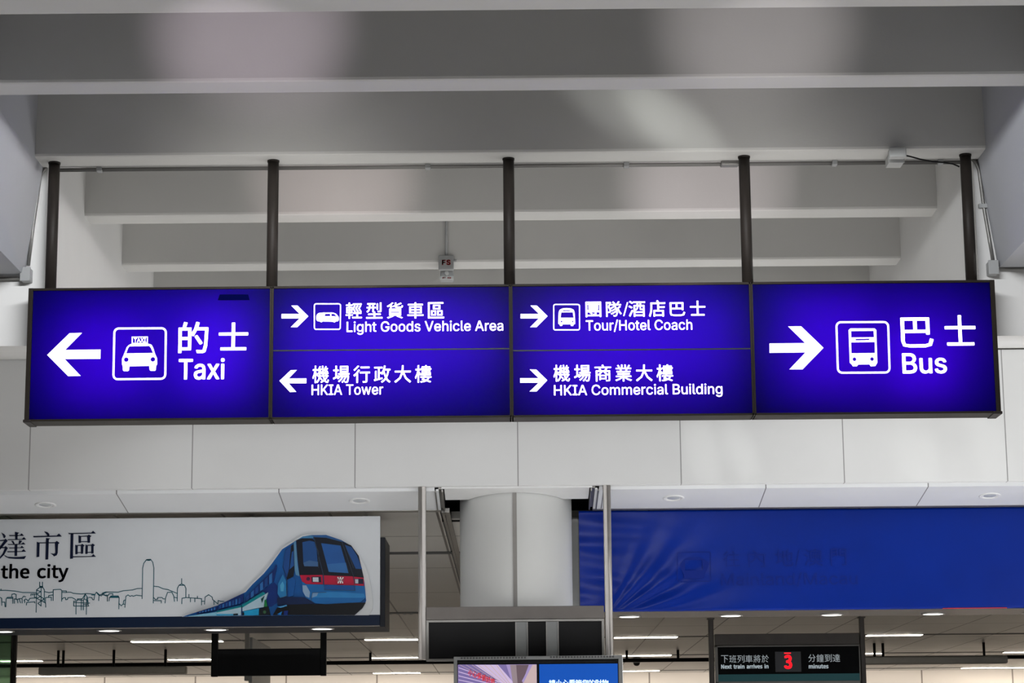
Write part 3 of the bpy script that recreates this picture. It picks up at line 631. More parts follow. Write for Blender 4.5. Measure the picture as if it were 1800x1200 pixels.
'達':(350,'24,268 75,209 97,225 44,282;86,156 16,156 16,131 61,131 61,44 15,1 32,-21 54,11 73,25 87,18 107,3 149,-13 206,-17 331,-14 338,13 207,6 153,9 113,23 86,43;203,294 203,268 126,268 126,248 203,248 203,222 104,222 104,201 163,201 147,197 162,163 112,163 112,143 203,143 203,120 124,120 124,100 203,100 203,74 108,74 108,53 203,53 203,18 229,18 229,53 328,53 328,74 229,74 229,100 313,100 313,120 229,120 229,143 326,143 326,163 266,163 285,197 270,201 331,201 331,222 229,222 229,248 308,248 308,268 229,268 229,294;173,163 187,167 171,201 258,201 243,166 254,163'),
'酒':(350,'25,269 81,232 97,254 40,288;12,175 71,140 86,162 27,194;19,-7 42,-23 97,92 76,107;114,203 114,-28 139,-28 139,-11 296,-11 296,-27 321,-27 321,203 255,203 255,251 334,251 334,275 102,275 102,251 174,251 174,203;198,251 231,251 231,203 198,203;139,53 296,53 296,12 139,12;139,75 139,105 151,93 189,129 199,168 199,180 231,180 231,137 236,114 259,109 293,109 296,109 296,75;139,110 139,180 178,180 178,168 170,138;252,180 296,180 296,131 290,130 261,130 253,132 252,137'),
'鐘':(350,'26,98 38,32 55,38 42,103;112,106 97,42 113,36 131,100;160,164 160,64 227,64 227,45 156,45 156,25 227,25 227,1 140,1 140,-20 338,-20 338,1 251,1 251,25 325,25 325,45 251,45 251,64 321,64 321,164;215,289 229,261 150,261 150,240 276,240 260,202 208,202 216,204 201,240 180,235 192,202 140,202 140,181 339,181 339,202 284,202 302,235 278,240 331,240 331,261 256,261 239,296;183,106 228,106 228,82 183,82;250,106 297,106 297,82 250,82;183,147 228,147 228,123 183,123;250,147 297,147 297,123 250,123;78,296 48,247 11,209 21,182 37,198 37,182 69,182 69,144 20,144 20,121 69,121 69,19 16,8 21,-16 135,13 133,34 89,24 89,121 134,121 134,144 89,144 89,182 124,182 124,205 43,205 79,253 132,205 143,227 90,272 97,287'),
'門':(350,'133,205 133,171 58,171 58,205;133,225 58,225 58,256 133,256;293,205 293,171 215,171 215,205;293,225 215,225 215,256 293,256;307,278 190,278 190,149 293,149 293,8 291,1 284,-1 229,0 239,-28 304,-23 316,-12 320,8 320,278;32,278 32,-28 58,-28 58,149 158,149 158,278'),
'隊':(350,'277,294 239,235 200,235 217,248 174,292 155,279 195,235 127,235 127,212 205,212 166,182 121,159 137,140 202,181 220,153 180,124 135,102 150,83 228,134 236,106 185,67 123,39 139,19 191,46 239,81 237,35 224,8 215,2 204,0 175,2 181,-22 209,-23 228,-20 244,-9 264,45 254,129 261,133 288,70 323,21 341,38 306,84 279,144 326,178 309,194 247,148 218,195 235,212 333,212 333,235 266,235 302,286;28,279 28,-28 52,-28 52,255 98,255 70,174 95,136 102,104 100,90 94,80 83,77 63,77 69,54 93,55 111,61 122,77 125,102 119,137 93,177 129,270 111,280 107,279'),
}

# ================================================================== THE SETTING
bm = new_bm(); box(bm, -26, 26, -24, 66, -0.2, 0); struct('floor', bm, M_floor)

bm = new_bm(); box(bm, 14, 14.3, -12, 9.6, 0, 7.9); struct('wall_sun_block', bm, M_bulk)  # unseen wall added to keep the sun off the nearer floor
bm = new_bm(); box(bm, -9, 14.3, -12.3, -12, 0, 7.9); struct('wall_front', bm, M_bulk)

BZ = 5.75                                   # underside of the cross beams
for i, (y0, y1) in enumerate(((11.42, 11.70), (12.9, 13.15), (14.5, 14.79), (16.1, 16.36), (17.7, 17.96), (19.3, 19.56), (20.9, 21.16), (22.5, 22.76))):
    bm = new_bm()
    hw = 3.3 if y0 < 15 else 3.17
    box(bm, -hw, hw, y0, y1, BZ, 7.6, 0.02)
    o = struct('ceiling_beam', bm, M_beam)
bm = new_bm(); box(bm, -9, 9, -12.0, 24.3, 7.6, 7.9); struct('ceiling', bm, M_girder)
bm = new_bm(); box(bm, -18.4, 18.4, 24.0, 66, 7.6, 7.9); struct('ceiling_sun_block', bm, M_girder)  # unseen roof slab added to stop stray sun reaching the column

def side(sgn, zb, zf, zs):
    # nearer girder: its inner face leans outwards a little, its underside lies at zb
    bm = new_bm()
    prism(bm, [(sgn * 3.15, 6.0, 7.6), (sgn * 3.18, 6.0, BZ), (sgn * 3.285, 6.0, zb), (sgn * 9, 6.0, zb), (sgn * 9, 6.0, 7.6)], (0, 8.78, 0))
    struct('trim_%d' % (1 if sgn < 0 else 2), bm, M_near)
    # farther girder behind the sign: flat end face, underside that rises to the end wall
    bm = new_bm()
    prism(bm, [(sgn * 3.15, 14.785, 7.6), (sgn * 3.15, 14.785, zf), (sgn * 3.15, 23.98, zs), (sgn * 3.15, 23.98, 7.6)], (sgn * 6, 0, 0))
    struct('wall_left' if sgn < 0 else 'wall_right', bm, M_girder)
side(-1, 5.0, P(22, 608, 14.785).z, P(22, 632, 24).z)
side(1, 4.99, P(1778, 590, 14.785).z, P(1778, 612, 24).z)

# end wall: white panels below, grey plaster above
ZB = P(900, 853, 24.0).z
bm = new_bm(); box(bm, -18.2, 18.2, 24.0, 24.1, ZB, P(900, 622, 24).z); struct('wall_back', bm, M_fascia)
bm = new_bm(); box(bm, -18.2, 18.2, 24.06, 24.3, P(900, 622, 24).z, 7.6); struct('wall_back_upper', bm, M_bulk)

# soffit under the end wall
ZL = P(900, 862, 24.12).z
XCL, XCR = P(771, 860, 24.1).x, P(1046, 856, 24.1).x
YS, ZS = 24.86, P(900, 895, 24.86).z
def soffit(name, x0, x1):
    bm = new_bm()
    prism(bm, [(x0, 24.1, ZB + 0.04), (x0, 24.1, ZL), (x0, YS, ZS), (x0, YS, ZS + 0.1)], (x1 - x0, 0, 0))
    struct(name, bm, M_soffit)
soffit('trim_3', -12, XCL)
soffit('trim_4', XCR, 12)
# plate round the column: it slopes like the soffit, its back edge is cut to an arc
KSL = (ZS - ZL) / (YS - 24.1)
def slope_y(px, py, z0):
    lo, hi = 24.0, 26.0
    for _ in range(40):
        Y = (lo + hi) / 2
        if P(px, py, Y).z > z0 + (Y - 24.1) * KSL:
            hi = Y
        else:
            lo = Y
    return Y
COLX = P(906.5, 900, 25.0).x
RCOL = 0.625
ZP = P(900, 858, 24.1).z
YCF, YPB = slope_y(906, 865.5, ZP), slope_y(906, 877.5, ZP)
YCOL = YCF + RCOL
def pl(x, y):
    return (x, y, ZP + (y - 24.1) * KSL)
bm = new_bm()
a0 = math.acos(max(-1, min(1, (YCOL - YPB) / RCOL)))
pts = [pl(XCL + .06, 24.1), pl(XCR - .06, 24.1), pl(XCR - .06, YPB)]
for i in range(25):
    a = a0 - 2 * a0 * i / 24
    pts.append(pl(COLX + RCOL * math.sin(a), YCOL - RCOL * math.cos(a)))
pts += [pl(XCL + .06, YPB)]
prism(bm, pts, (0, 0, 0.05))
box(bm, XCL + .03, XCR - .03, 24.07, 24.09, ZP - .001, ZB + .01)
struct('trim_5', bm, M_plate)
# dark void above the hall ceiling
bm = new_bm(); box(bm, XCL - .02, XCR + .6, 25.9, 25.95, 4.6, 5.6); box(bm, XCL - .1, XCR + .1, 24.3, 25.9, 5.3, 5.35)
struct('trim_6', bm, M_void)
# metal channels at the soffit ends
for k, (px, sx) in enumerate(((771, -1), (1046, 1))):
    x = P(px, 855, 24.1).x
    bm = new_bm()
    for q in (0.0, 0.075):
        prism(bm, [(x - .008 + sx * (-.04 + q), 24.1, ZL - .012), (x - .008 + sx * (-.04 + q), YS, ZS - .012), (x - .008 + sx * (-.04 + q), YS, ZS + .08), (x - .008 + sx * (-.04 + q), 24.1, ZL + .08)], (.014, 0, 0))
    prism(bm, [(x - .045, 24.1, ZL + .02), (x + .045, 24.1, ZL + .02), (x + .045, YS, ZS + .02), (x - .045, YS, ZS + .02)], (0, 0, .02))
    struct('trim_%d' % (7 + k), bm, M_trim)
# dark metal edge strip behind the soffits
bm = new_bm()
for x0, x1 in ((-12, XCL), (XCR, 12)):
    box(bm, x0, x1, YS, YS + .16, ZS - .005, ZS + .03)
struct('trim_9', bm, M_trim)

# the hall beyond
ZH = P(900, 900, 25.2).z
YW = 62.5
def hall_part(name, x0, x1, y0):
    bm = new_bm(); box(bm, x0, x1, y0, YW + .3, ZH, ZH + .08); return struct(name, bm, M_hallceil)
hall_part('ceiling_hall', XCL + .09, 18, 25.75)
hall_part('ceiling_hall_left', -18, XCL - .02, 25.0)
bm = new_bm(); box(bm, -18, 18, YW, YW + .2, 0, ZH); struct('wall_far', bm, M_hallwall)
for k, x in enumerate((-18.4, 18.0)):
    bm = new_bm(); box(bm, x, x + .2, 24.1, YW, 0, ZB + .2); struct('wall_hall_%s' % ('left', 'right')[k], bm, M_hallwall)
# ceiling track running into the hall
bm = new_bm()
box(bm, XCL + .0, XCL + .09, 25.0, 39.5, ZH - .02, ZH + .03)
box(bm, XCL + .025, XCL + .035, 25.0, 39.5, ZH - .03, ZH)
struct('trim_10', bm, M_trim)

# ------------------------------------------------------------------ column
col = thing('column', 'round pale grey column with a vertical joint, behind the hanging display', 'column', (COLX, YCOL, 0))
bm = new_bm(); rod(bm, (COLX, YCOL, 0), (COLX, YCOL, 5.6), RCOL - .004, 64)
obj('shaft', bm, M_column, col)
sx = P(905, 950, 24.4).x
bm = new_bm(); box(bm, sx - .022, sx + .022, YCOL - RCOL - .0035, YCOL - RCOL + .03, 0, 5.5)
obj('joint_strip', bm, M_seam, col)
bm = new_bm()
x0 = P(1006, 950, 25.6).x
box(bm, x0 - .1, P(1018, 950, 25.6).x, 25.7, 26.6, 0, ZH, 0.01)
tag(obj('pillar', bm, M_column), 'narrow grey pillar squeezed between the round column and the blue banner', 'pillar')

# ================================================================== THE HANGING DIRECTION SIGN
YF = 14.5
XL, XR = -3.192, 3.192
ZT, ZBOT = P(900, 499, YF).z, P(900, 733, YF).z
YB = depth_for(ZBOT, 741.5)
sign = thing('direction_sign', 'long backlit violet-blue direction sign with white arrows and bilingual lettering, hung on five dark poles', 'sign', (0, 14.65, BZ))
XM = [P(x, 615, YF).x for x in (476.5, 898.5, 1323)]
fr = new_bm()
lip = 0.020
box(fr, XL, XR, YF, YB, ZT - .016, ZT, .002)
edges = [XL] + XM + [XR]
for a, b in zip(edges, edges[1:]):
    box(fr, a + .002, b - .002, YF, YB, ZBOT, ZBOT + .014, .002)
box(fr, XL, XL + .030, YF - .004, YB, ZBOT, ZT, .002)
box(fr, XR - .030, XR, YF - .004, YB, ZBOT, ZT, .002)
for x in XM:
    box(fr, x - .0125, x - .0025, YF, YB, ZBOT, ZT, .001)
    box(fr, x + .0025, x + .0125, YF, YB, ZBOT, ZT, .001)
    box(fr, x - .003, x + .003, YF + .008, YB, ZBOT + .002, ZT)
obj('frame', fr, M_bronze, sign)
bm = new_bm(); box(bm, XL + .01, XR - .01, YB - .012, YB - .002, ZBOT + .002, ZT - .002)
obj('back_panel', bm, mat('sign_box_inside', (235, 235, 238), 0.7), sign)
for sx in (-1, 1):
    bm = new_bm()
    x = XR if sx > 0 else XL
    box(bm, x - (.05 if sx > 0 else -.01) * 1 - (0 if sx > 0 else .018), x + (.008 if sx > 0 else .05) - (0 if sx > 0 else .01), YF - .006, YB + .004, ZBOT - .006, ZBOT + .012, .003)
    obj('corner_cap', bm, M_pole, sign)
for x in (-3.078, -1.600, -0.013, 1.577, 3.071):
    bm = new_bm()
    rod(bm, (x, 14.645, ZT - .004), (x, 14.645, BZ + .004), .0375, 28)
    pole = obj('pole', bm, M_pole, sign)
    bm = new_bm(); rod(bm, (x, 14.645, BZ - .012), (x, 14.645, BZ + .003), .041, 28)
    obj('flange', bm, M_pole, pole)
YP = YF + .012                      # face of the lit panels
panels = []
for i, (a, b) in enumerate(zip(edges, edges[1:])):
    bm = new_bm()
    xa, xb = a + (.029 if i == 0 else .012), b - (.029 if i == 3 else .012)
    bm.faces.new([bm.verts.new(v) for v in ((xa, YP, ZBOT + .013), (xb, YP, ZBOT + .013), (xb, YP, ZT - .015), (xa, YP, ZT - .015))])
    panels.append(obj('light_panel', bm, M_film, sign))
for i in (1, 2):
    bm = new_bm()
    zd = P((edges[i] + edges[i + 1]) / 2 * 270 + 900, 614.5, YP).z
    box(bm, edges[i] + .012, edges[i + 1] - .012, YP - .003, YP + .001, zd - .0045, zd + .0045)
    obj('divider_strip', bm, M_navybox, panels[i])

def tube_lamp(px, py, w, h, energy, back=None):
    back = back or YB - .02
    p = P(px, py, back)
    d = bpy.data.lights.new('sign_tube', 'AREA')
    d.shape = 'RECTANGLE'
    d.size, d.size_y = w, h
    d.energy = energy
    d.color = (1, 1, 1)
    o = bpy.data.objects.new('sign_tube', d)
    COL.objects.link(o)
    o.rotation_euler = (Vector((0, -1, 0))).to_track_quat('-Z', 'Y').to_euler()
    o.parent = sign
    o.location = p - Vector(sign.location)
    return o
tube_lamp(190, 635, .50, .56, 0.63)
tube_lamp(385, 625, .40, .56, 0.57)
tube_lamp(690, 612, 1.35, .44, .90)
tube_lamp(1110, 608, 1.35, .44, .94)
tube_lamp(1450, 610, .52, .60, 0.72)
tube_lamp(1610, 645, .42, .42, 0.47)

G1, G2, G3, G4 = crop(30, 480, 4), crop(460, 480, 4), crop(890, 480, 4), crop(1320, 480, 3.75)
def graphic(name, cs, panel, g):
    return flat(name, [pmap(g(c), YP) for c in cs], YP + .001, .004, M_white, panel)
YT = YP + .001
def line_cn(text, box_, gw, panel, g, slope, off=.0009):
    (x0, y0), (x1, y1) = g([(box_[0], box_[1]), (box_[2], box_[3])])
    s = g([(0, 0), (gw, 0)])
    return hanzi('chinese_lettering', text, x0, x1, y0, y1, s[1][0] - s[0][0], YT, M_white, panel, slope, .004, off)
def line_en(text, x0, x1, base, cap, panel, g, ref='H', off=.0005):
    (a, b), (c, d) = g([(x0, base), (x1, cap)])
    return latin('english_lettering', text, I, a, c, b, d, YT, M_white, panel, ref, .004, off)

# taxi
p = panels[0]
graphic('arrow', [[(212, 575), (370, 422), (457, 420), (338, 540), (588, 537), (586, 602), (335, 604), (448, 722), (360, 724)]], p, G1)
q = ring_quad([(678, 382), (1054, 380), (1049, 749), (670, 753)], 14, 38)
cab = [(785, 506), (800, 498), (925, 496), (945, 502), (956, 520), (974, 575), (985, 598), (985, 640), (978, 652), (976, 680), (968, 687), (940, 687), (932, 680), (930, 652), (790, 655), (788, 682), (780, 689), (750, 689), (744, 682), (743, 655), (738, 640), (738, 602), (750, 575), (771, 522)]
scr = [(792, 514), (930, 512), (941, 525), (956, 561), (767, 564), (782, 525)]
graphic('pictogram', q + [cab, scr, circle(768, 608, 16), circle(955, 606, 16), [(806, 446), (921, 445), (920, 496), (806, 497)], [(814, 453), (913, 452), (912, 489), (814, 490)]], p, G1)
(a, b), (c, d) = G1([(822, 485), (905, 457)])
latin('roof_sign_lettering', 'TAXI', I, a, c, b, d, YT, M_white, p, 'T', .003, .0006)
cs = hanzi_polys('的', *[v for v in (lambda t: (t[0][0], t[1][0], t[0][1], t[1][1]))(G1([(1138, 345), (1342, 560)]))], YT)
cs += hanzi_polys('士', *[v for v in (lambda t: (t[0][0], t[1][0], t[0][1], t[1][1]))(G1([(1422, 350), (1622, 540)]))], YT)
flat('chinese_lettering', cs, YT, .004, M_white, p, .0026)
line_en('Taxi', 1138, 1455, 744, 605, p, G1, 'T', .0028)
# the dark label strip near the top of the taxi panel
slabs('dark_sticker', [G1([(1425, 150), (1625, 150), (1635, 190), (1412, 190)])], YT, .0025, mat('dark_blue_sticker', (3, 5, 52), .8, spec=0.0), p)

# goods vehicles / tower
p = panels[1]
graphic('arrow', [[(328, 303), (250, 380), (205, 380), (268, 318), (140, 318), (140, 287), (268, 287), (208, 228), (252, 228)]], p, G2)
van = [(384, 302), (392, 286), (405, 280), (440, 277), (500, 277), (523, 285), (540, 306), (544, 325), (536, 338), (522, 340), (512, 347), (497, 341), (428, 340), (420, 346), (408, 340), (390, 336), (384, 325)]
graphic('pictogram', ring_quad([(367, 212), (559, 212), (556, 399), (367, 399)], 8, 17) + [van, [(446, 286), (480, 285), (483, 302), (443, 302)], [(489, 285), (510, 287), (528, 305), (491, 302)], [(388, 318), (541, 323), (541, 327), (388, 321)]], p, G2)
line_cn('輕型貨車區', (592, 207, 1282, 318), 112, p, G2, -.005)
line_en('Light Goods Vehicle Area', 598, 1698, 408, 338, p, G2)
graphic('arrow', [[(125, 757), (205, 682), (248, 680), (190, 740), (315, 740), (314, 774), (190, 774), (243, 834), (200, 836)]], p, G2)
line_cn('機場行政大樓', (358, 650, 1193, 770), 114, p, G2, -.004)
line_en('HKIA Tower', 352, 853, 854, 783, p, G2)

# coaches / commercial building
p = panels[2]
graphic('arrow', [[(290, 302), (212, 380), (167, 380), (230, 318), (100, 318), (100, 287), (230, 287), (170, 228), (214, 228)]], p, G3)
coach = [(368, 275), (375, 258), (395, 248), (425, 245), (455, 248), (474, 258), (480, 275), (484, 330), (484, 357), (474, 360), (470, 371), (455, 372), (451, 360), (396, 360), (392, 371), (378, 371), (374, 359), (365, 356), (365, 330)]
graphic('pictogram', ring_quad([(329, 216), (519, 216), (519, 403), (329, 403)], 8, 17) + [coach, [(386, 276), (467, 275), (473, 313), (382, 313)], [(398, 261), (450, 261), (450, 268), (398, 268)], circle(388, 340, 6, 12), circle(466, 340, 6, 12)], p, G3)
cs = []
for ch, x0, x1, y0, y1 in (('團', 558, 666, 202, 308), ('隊', 702, 809, 199, 306), ('酒', 860, 975, 196, 306), ('店', 1003, 1116, 192, 306), ('巴', 1150, 1256, 206, 300), ('士', 1293, 1398, 195, 298), ('/', 822, 856, 206, 300)):
    (a, b), (c, d) = G3([(x0, y0), (x1, y1)])
    cs += hanzi_polys(ch, a, c, b, d, YT)
flat('chinese_lettering', cs, YT, .004, M_white, p, .0010)
line_en('Tour/Hotel Coach', 560, 1307, 400, 330, p, G3)
graphic('arrow', [[(288, 753), (212, 832), (163, 832), (228, 770), (97, 770), (97, 738), (228, 738), (165, 677), (210, 677)]], p, G3)
line_cn('機場商業大樓', (332, 644, 1171, 760), 114, p, G3, -.003)
line_en('HKIA Commercial Building', 336, 1519, 853, 783, p, G3)

# bus
p = panels[3]
graphic('arrow', [[(478, 492), (340, 634), (253, 634), (360, 522), (123, 525), (122, 463), (358, 461), (245, 351), (330, 350)]], p, G4)
bus = [(643, 375), (655, 364), (815, 364), (826, 375), (833, 590), (826, 602), (820, 612), (790, 614), (780, 601), (708, 602), (698, 614), (672, 614), (665, 603), (651, 590)]
graphic('pictogram', ring_quad([(556, 317), (910, 315), (921, 661), (567, 663)], 13, 36) + [bus, [(660, 382), (808, 380), (811, 422), (660, 424)], [(690, 433), (780, 432), (780, 441), (690, 443)], [(660, 456), (816, 454), (817, 526), (662, 528)], circle(682, 567, 12), circle(798, 566, 12)], p, G4)
cs = []
for ch, x0, x1, y0, y1 in (('巴', 990, 1199, 294, 488), ('士', 1279, 1478, 279, 475)):
    (a, b), (c, d) = G4([(x0, y0), (x1, y1)])
    cs += hanzi_polys(ch, a, c, b, d, YT)
flat('chinese_lettering', cs, YT, .004, M_white, p, .0020)
line_en('Bus', 1003, 1290, 658, 529, p, G4, 'B', .0028)

# ------------------------------------------------------------------ conduit, boxes and cable at the beam over the sign
YC = 14.77
def XYZ(px, py, Y): return P(px, py, Y)
cz = P(900, 280, YC).z
c = thing('conduit', 'pair of thin steel conduits clipped along the beam above the sign', 'conduit', (0, YC, BZ))
bm = new_bm()
rod(bm, (-3.10, 14.80, BZ - .012), (3.10, 14.80, BZ - .012), .011, 10)
obj('pipe', bm, M_steel, c)
bm = new_bm()
rod(bm, (-3.10, 14.765, BZ - .014), (3.10, 14.765, BZ - .014), .008, 10)
obj('pipe', bm, M_steel, c)
for px in (175, 752, 1101, 1467, 1653):
    x = P(px, 281, YC).x
    bm = new_bm(); box(bm, x - .018, x + .018, 14.75, 14.815, BZ - .03, BZ + .003, .004)
    obj('clip', bm, M_box, c)
jb = P(1285, 276, 14.76)
bm = new_bm(); box(bm, jb.x - .07, jb.x + .05, 14.74, 14.82, BZ - .028, BZ + .003, .006)
obj('coupling', bm, M_steel, c)
# conduits down the ends of the far girders
def drop(sgn, pts, label, clip=None):
    c = thing('conduit', label, 'conduit', (sgn * 3.2, 14.77, 5.4))
    bm = new_bm(); tube(bm, pts, .012); obj('pipe', bm, M_steel, c)
    bm = new_bm(); tube(bm, [Vector(p) + Vector((sgn * .03, 0, .01)) for p in pts], .005); obj('pipe', bm, M_steel, c)
    if clip:
        bm = new_bm(); p = clip; box(bm, p.x - .035, p.x + .035, 14.755, 14.785, p.z - .015, p.z + .015, .004); obj('clip', bm, M_box, c)
YD = 14.77
drop(-1, [P(82, 294, YD), P(76, 299, YD), P(71, 310, YD), P(68, 330, YD), P(58, 400, YD), P(50, 466, YD)], 'steel conduit bending down beside the leftmost sign pole to a grey box')
drop(1, [P(1708, 279, YD), P(1716, 286, YD), P(1721, 300, YD), P(1729, 362, YD), P(1739, 420, YD), P(1746, 462, YD)], 'steel conduit bending down beside the rightmost sign pole to a grey box', P(1729, 362, YD))
def edge_pipe(px0, px1, py, x_out, label):
    p = P(px0, py, 14.75)
    bm = new_bm(); rod(bm, (p.x, 14.75, p.z), (x_out, 14.75, p.z), .011, 10)
    tag(obj('conduit', bm, M_steel), label, 'conduit')
edge_pipe(38, 0, 489, -5.0, 'steel conduit running level along the girder edge at the left border')
edge_pipe(1755, 1800, 471.5, 5.0, 'steel conduit running level along the girder edge at the right border')
def jbox(px, py, w, h, Y0, Y1, mt, label):
    p = P(px, py, Y0)
    t = thing('junction_box', label, 'box', (p.x, (Y0 + Y1) / 2, p.z - h / 2))
    bm = new_bm(); box(bm, p.x - w / 2, p.x + w / 2, Y0 + .012, Y1, p.z - h / 2, p.z + h / 2, .006); obj('body', bm, mt, t)
    bm = new_bm(); box(bm, p.x - w / 2 - .003, p.x + w / 2 + .003, Y0, Y0 + .016, p.z - h / 2 - .003, p.z + h / 2 + .003, .004); obj('lid', bm, mt, t)
    return t
jbox(44, 481, .065, .09, 14.69, 14.785, M_box, 'small grey junction box at the foot of the left conduit')
jbox(1747, 469, .065, .09, 14.69, 14.785, M_box, 'small grey junction box at the foot of the right conduit')
def jbox2(px0, px1, pyt, z0, Y0, Y1, label):
    a, b = P(px0, pyt, Y0), P(px1, pyt, Y0)
    t = thing('junction_box', label, 'box', ((a.x + b.x) / 2, Y1, BZ))
    bm = new_bm(); box(bm, a.x + .004, b.x - .004, Y0 + .012, Y1, z0 + .003, a.z - .003, .005); obj('body', bm, M_boxlight, t)
    bm = new_bm(); box(bm, a.x, b.x, Y0, Y0 + .016, z0, a.z, .005); obj('lid', bm, M_boxlight, t)
jbox2(1563, 1593, 258.5, P(1578, 275, 14.42).z, 14.42, 14.505, 'upper pale grey junction box on the beam by the rightmost pole, with a black cable')
jbox2(1561, 1590, 271, P(1576, 286, 14.60).z, 14.60, 14.745, 'lower pale grey junction box tucked behind the one with the black cable')
bm = new_bm()
pts = [P(x, y, Y) for x, y, Y in ((1591, 273, 14.46), (1600, 275, 14.5), (1618, 280, 14.56), (1640, 284, 14.6), (1660, 285.5, 14.62), (1675, 288, 14.63), (1681, 290.5, 14.64), (1686.5, 293, 14.64))]
tube(bm, pts, .0055)
tag(obj('cable', bm, M_black), 'black cable sagging from the junction box to the rightmost sign pole', 'cable')
# ------------------------------------------------------------------ FS box on the fourth beam
YFS = 17.66
t = thing('fire_service_box', 'small grey box lettered FS in red on a beam above the sign', 'box', P(784, 474, YFS))
a, b = P(770.5, 448, YFS), P(797.5, 474, YFS)
bm = new_bm(); box(bm, a.x, b.x, YFS, 17.70, b.z, a.z, .008); bx = obj('body', bm, M_box, t)
bm = new_bm(); box(bm, b.x, b.x + .022, YFS + .01, YFS + .03, (a.z + b.z) / 2 + .01, (a.z + b.z) / 2 + .03, .004); obj('cable_gland', bm, M_box, t)
latin('lettering', 'FS', I, 777.5, 791.5, 465.2, 457, YFS + .001, M_red, bx, 'F', .003, .0025, 60)
x = P(784.5, 420, 17.68).x
bm = new_bm(); rod(bm, (x, 17.68, a.z), (x, 17.68, 6.4), .011, 12); obj('pipe', bm, M_box, t)
a, b = P(774, 476, 17.75), P(797, 491, 17.75)
t = thing('sensor_box', 'grey sensor box hanging under the beam just below the FS box', 'box', (P(785, 480, 17.8).x, 17.8, BZ))
bm = new_bm(); box(bm, a.x, b.x, 17.74, 17.86, b.z, BZ, .006); bx = obj('body', bm, M_box, t)
bm = new_bm(); x = P(785.5, 480, 17.72).x; rod(bm, (x, 17.70, P(785, 480, 17.72).z), (x, 17.75, P(785, 480, 17.72).z - .002), .016, 14); obj('knob', bm, M_boxlight, t)
z0, z1 = b.z - .003, b.z + .02
bm = new_bm()
prism(bm, [(a.x - .002, 17.735, b.z), (b.x + .002, 17.735, b.z), (b.x + .002, 17.735, b.z + .025), (a.x - .002, 17.735, b.z + .025)], (0, .01, 0))
obj('label_strip', bm, M_boxlight, t)
latin('lettering', 'FS', I, 778, 793, 489.5, 487, 17.736, M_red, bx, 'F', .002, .001, 80)

# ================================================================== SOFFIT DOWNLIGHTS (unlit)
def down(px, py, label, first=[None]):
    # on the sloping soffit: solve for the point
    k = (ZS - ZL) / (YS - 24.1)
    lo, hi = 24.1, YS
    for _ in range(40):                     # where the line of sight meets the slope
        Y = (lo + hi) / 2
        if P(px, py, Y).z > ZL + (Y - 24.1) * k:
            hi = Y
        else:
            lo = Y
    pt = P(px, py, Y)
    if first[0]:
        return dup(first[0], pt - Vector(first[0].location), label)
    t = thing('downlight', label, 'downlight', pt, 'recessed downlights in the white soffit')
    R = .118
    ang = math.atan(k)
    rot = Matrix.Translation(pt) @ Matrix.Rotation(ang, 4, 'X')
    bm = new_bm(); lathe(bm, [(R, .01), (R, -.006), (R - .012, -.010), (R - .034, -.006), (R - .05, .012), (R - .05, .03)], (0, 0, 0), 40); bmesh.ops.transform(bm, matrix=rot, verts=bm.verts); obj('trim_ring', bm, M_plate, t)
    bm = new_bm(); rr = lathe(bm, [(R - .048, .0), (R - .06, -.004), (.002, -.006)], (0, 0, 0), 40); bm.faces.new(rr[-1]); bmesh.ops.transform(bm, matrix=rot, verts=bm.verts); obj('lens', bm, M_deadlens, t)
    first[0] = t
    return t
for (px, py), lb in zip(((80, 887), (632, 880), (1184, 875), (1740, 871)), ('unlit recessed downlight in the soffit above the city lettering board', 'unlit recessed downlight in the soffit above the train picture', 'unlit recessed downlight in the soffit above the blue banner, near the silver post', 'unlit recessed downlight in the soffit at the right, above the plain end of the banner')):
    down(px, py, lb)

# ================================================================== LEFT ADVERTISING BOARD
YA = 24.95
board = thing('advertising_board', 'white advertising board with a blue train, a city skyline and navy lettering', 'board', (P(330, 1080, YA).x, 25.3, P(330, 1105, YA).z))
xr = P(668, 1000, YA).x
zt, zn = P(340, 909.5, YA).z, P(340, 1083, YA).z
zb = P(340, 1103.5, YA).z
bm = new_bm(); box(bm, -9.5, xr, YA, YA + .05, zn - .01, zt, .003); face = obj('face_panel', bm, M_board, board)
bm = new_bm(); box(bm, -9.5, xr, YA - .003, YA + .05, zb + .012, zn, .002); obj('navy_band', bm, M_navy, board)
bm = new_bm(); box(bm, -9.5, xr, YA - .006, YA + .02, zb, zb + .012, .002); obj('edge_strip', bm, M_head, board)
YR = 25.005
xrb = P(677, 1000, YR).x
zbb = zb + .001
bm = new_bm(); box(bm, -9.5, xrb, YR, depth_for(zbb, 1113.5, 340), zbb, P(677, 944, YR).z, .004)
box(bm, -9.4, xr - .05, YA + .045, YR + .2, zbb + .02, zt - .05)
obj('rear_box', bm, M_navybox, board)
for x in (-6, -3, -1.7):
    bm = new_bm(); box(bm, x, x + .05, 25.4, 25.45, P(677, 944, YR).z, ZH + .02); obj('hanger', bm, M_trim, board)
YI = YA - .0005
K = crop(0, 925, 9.474)
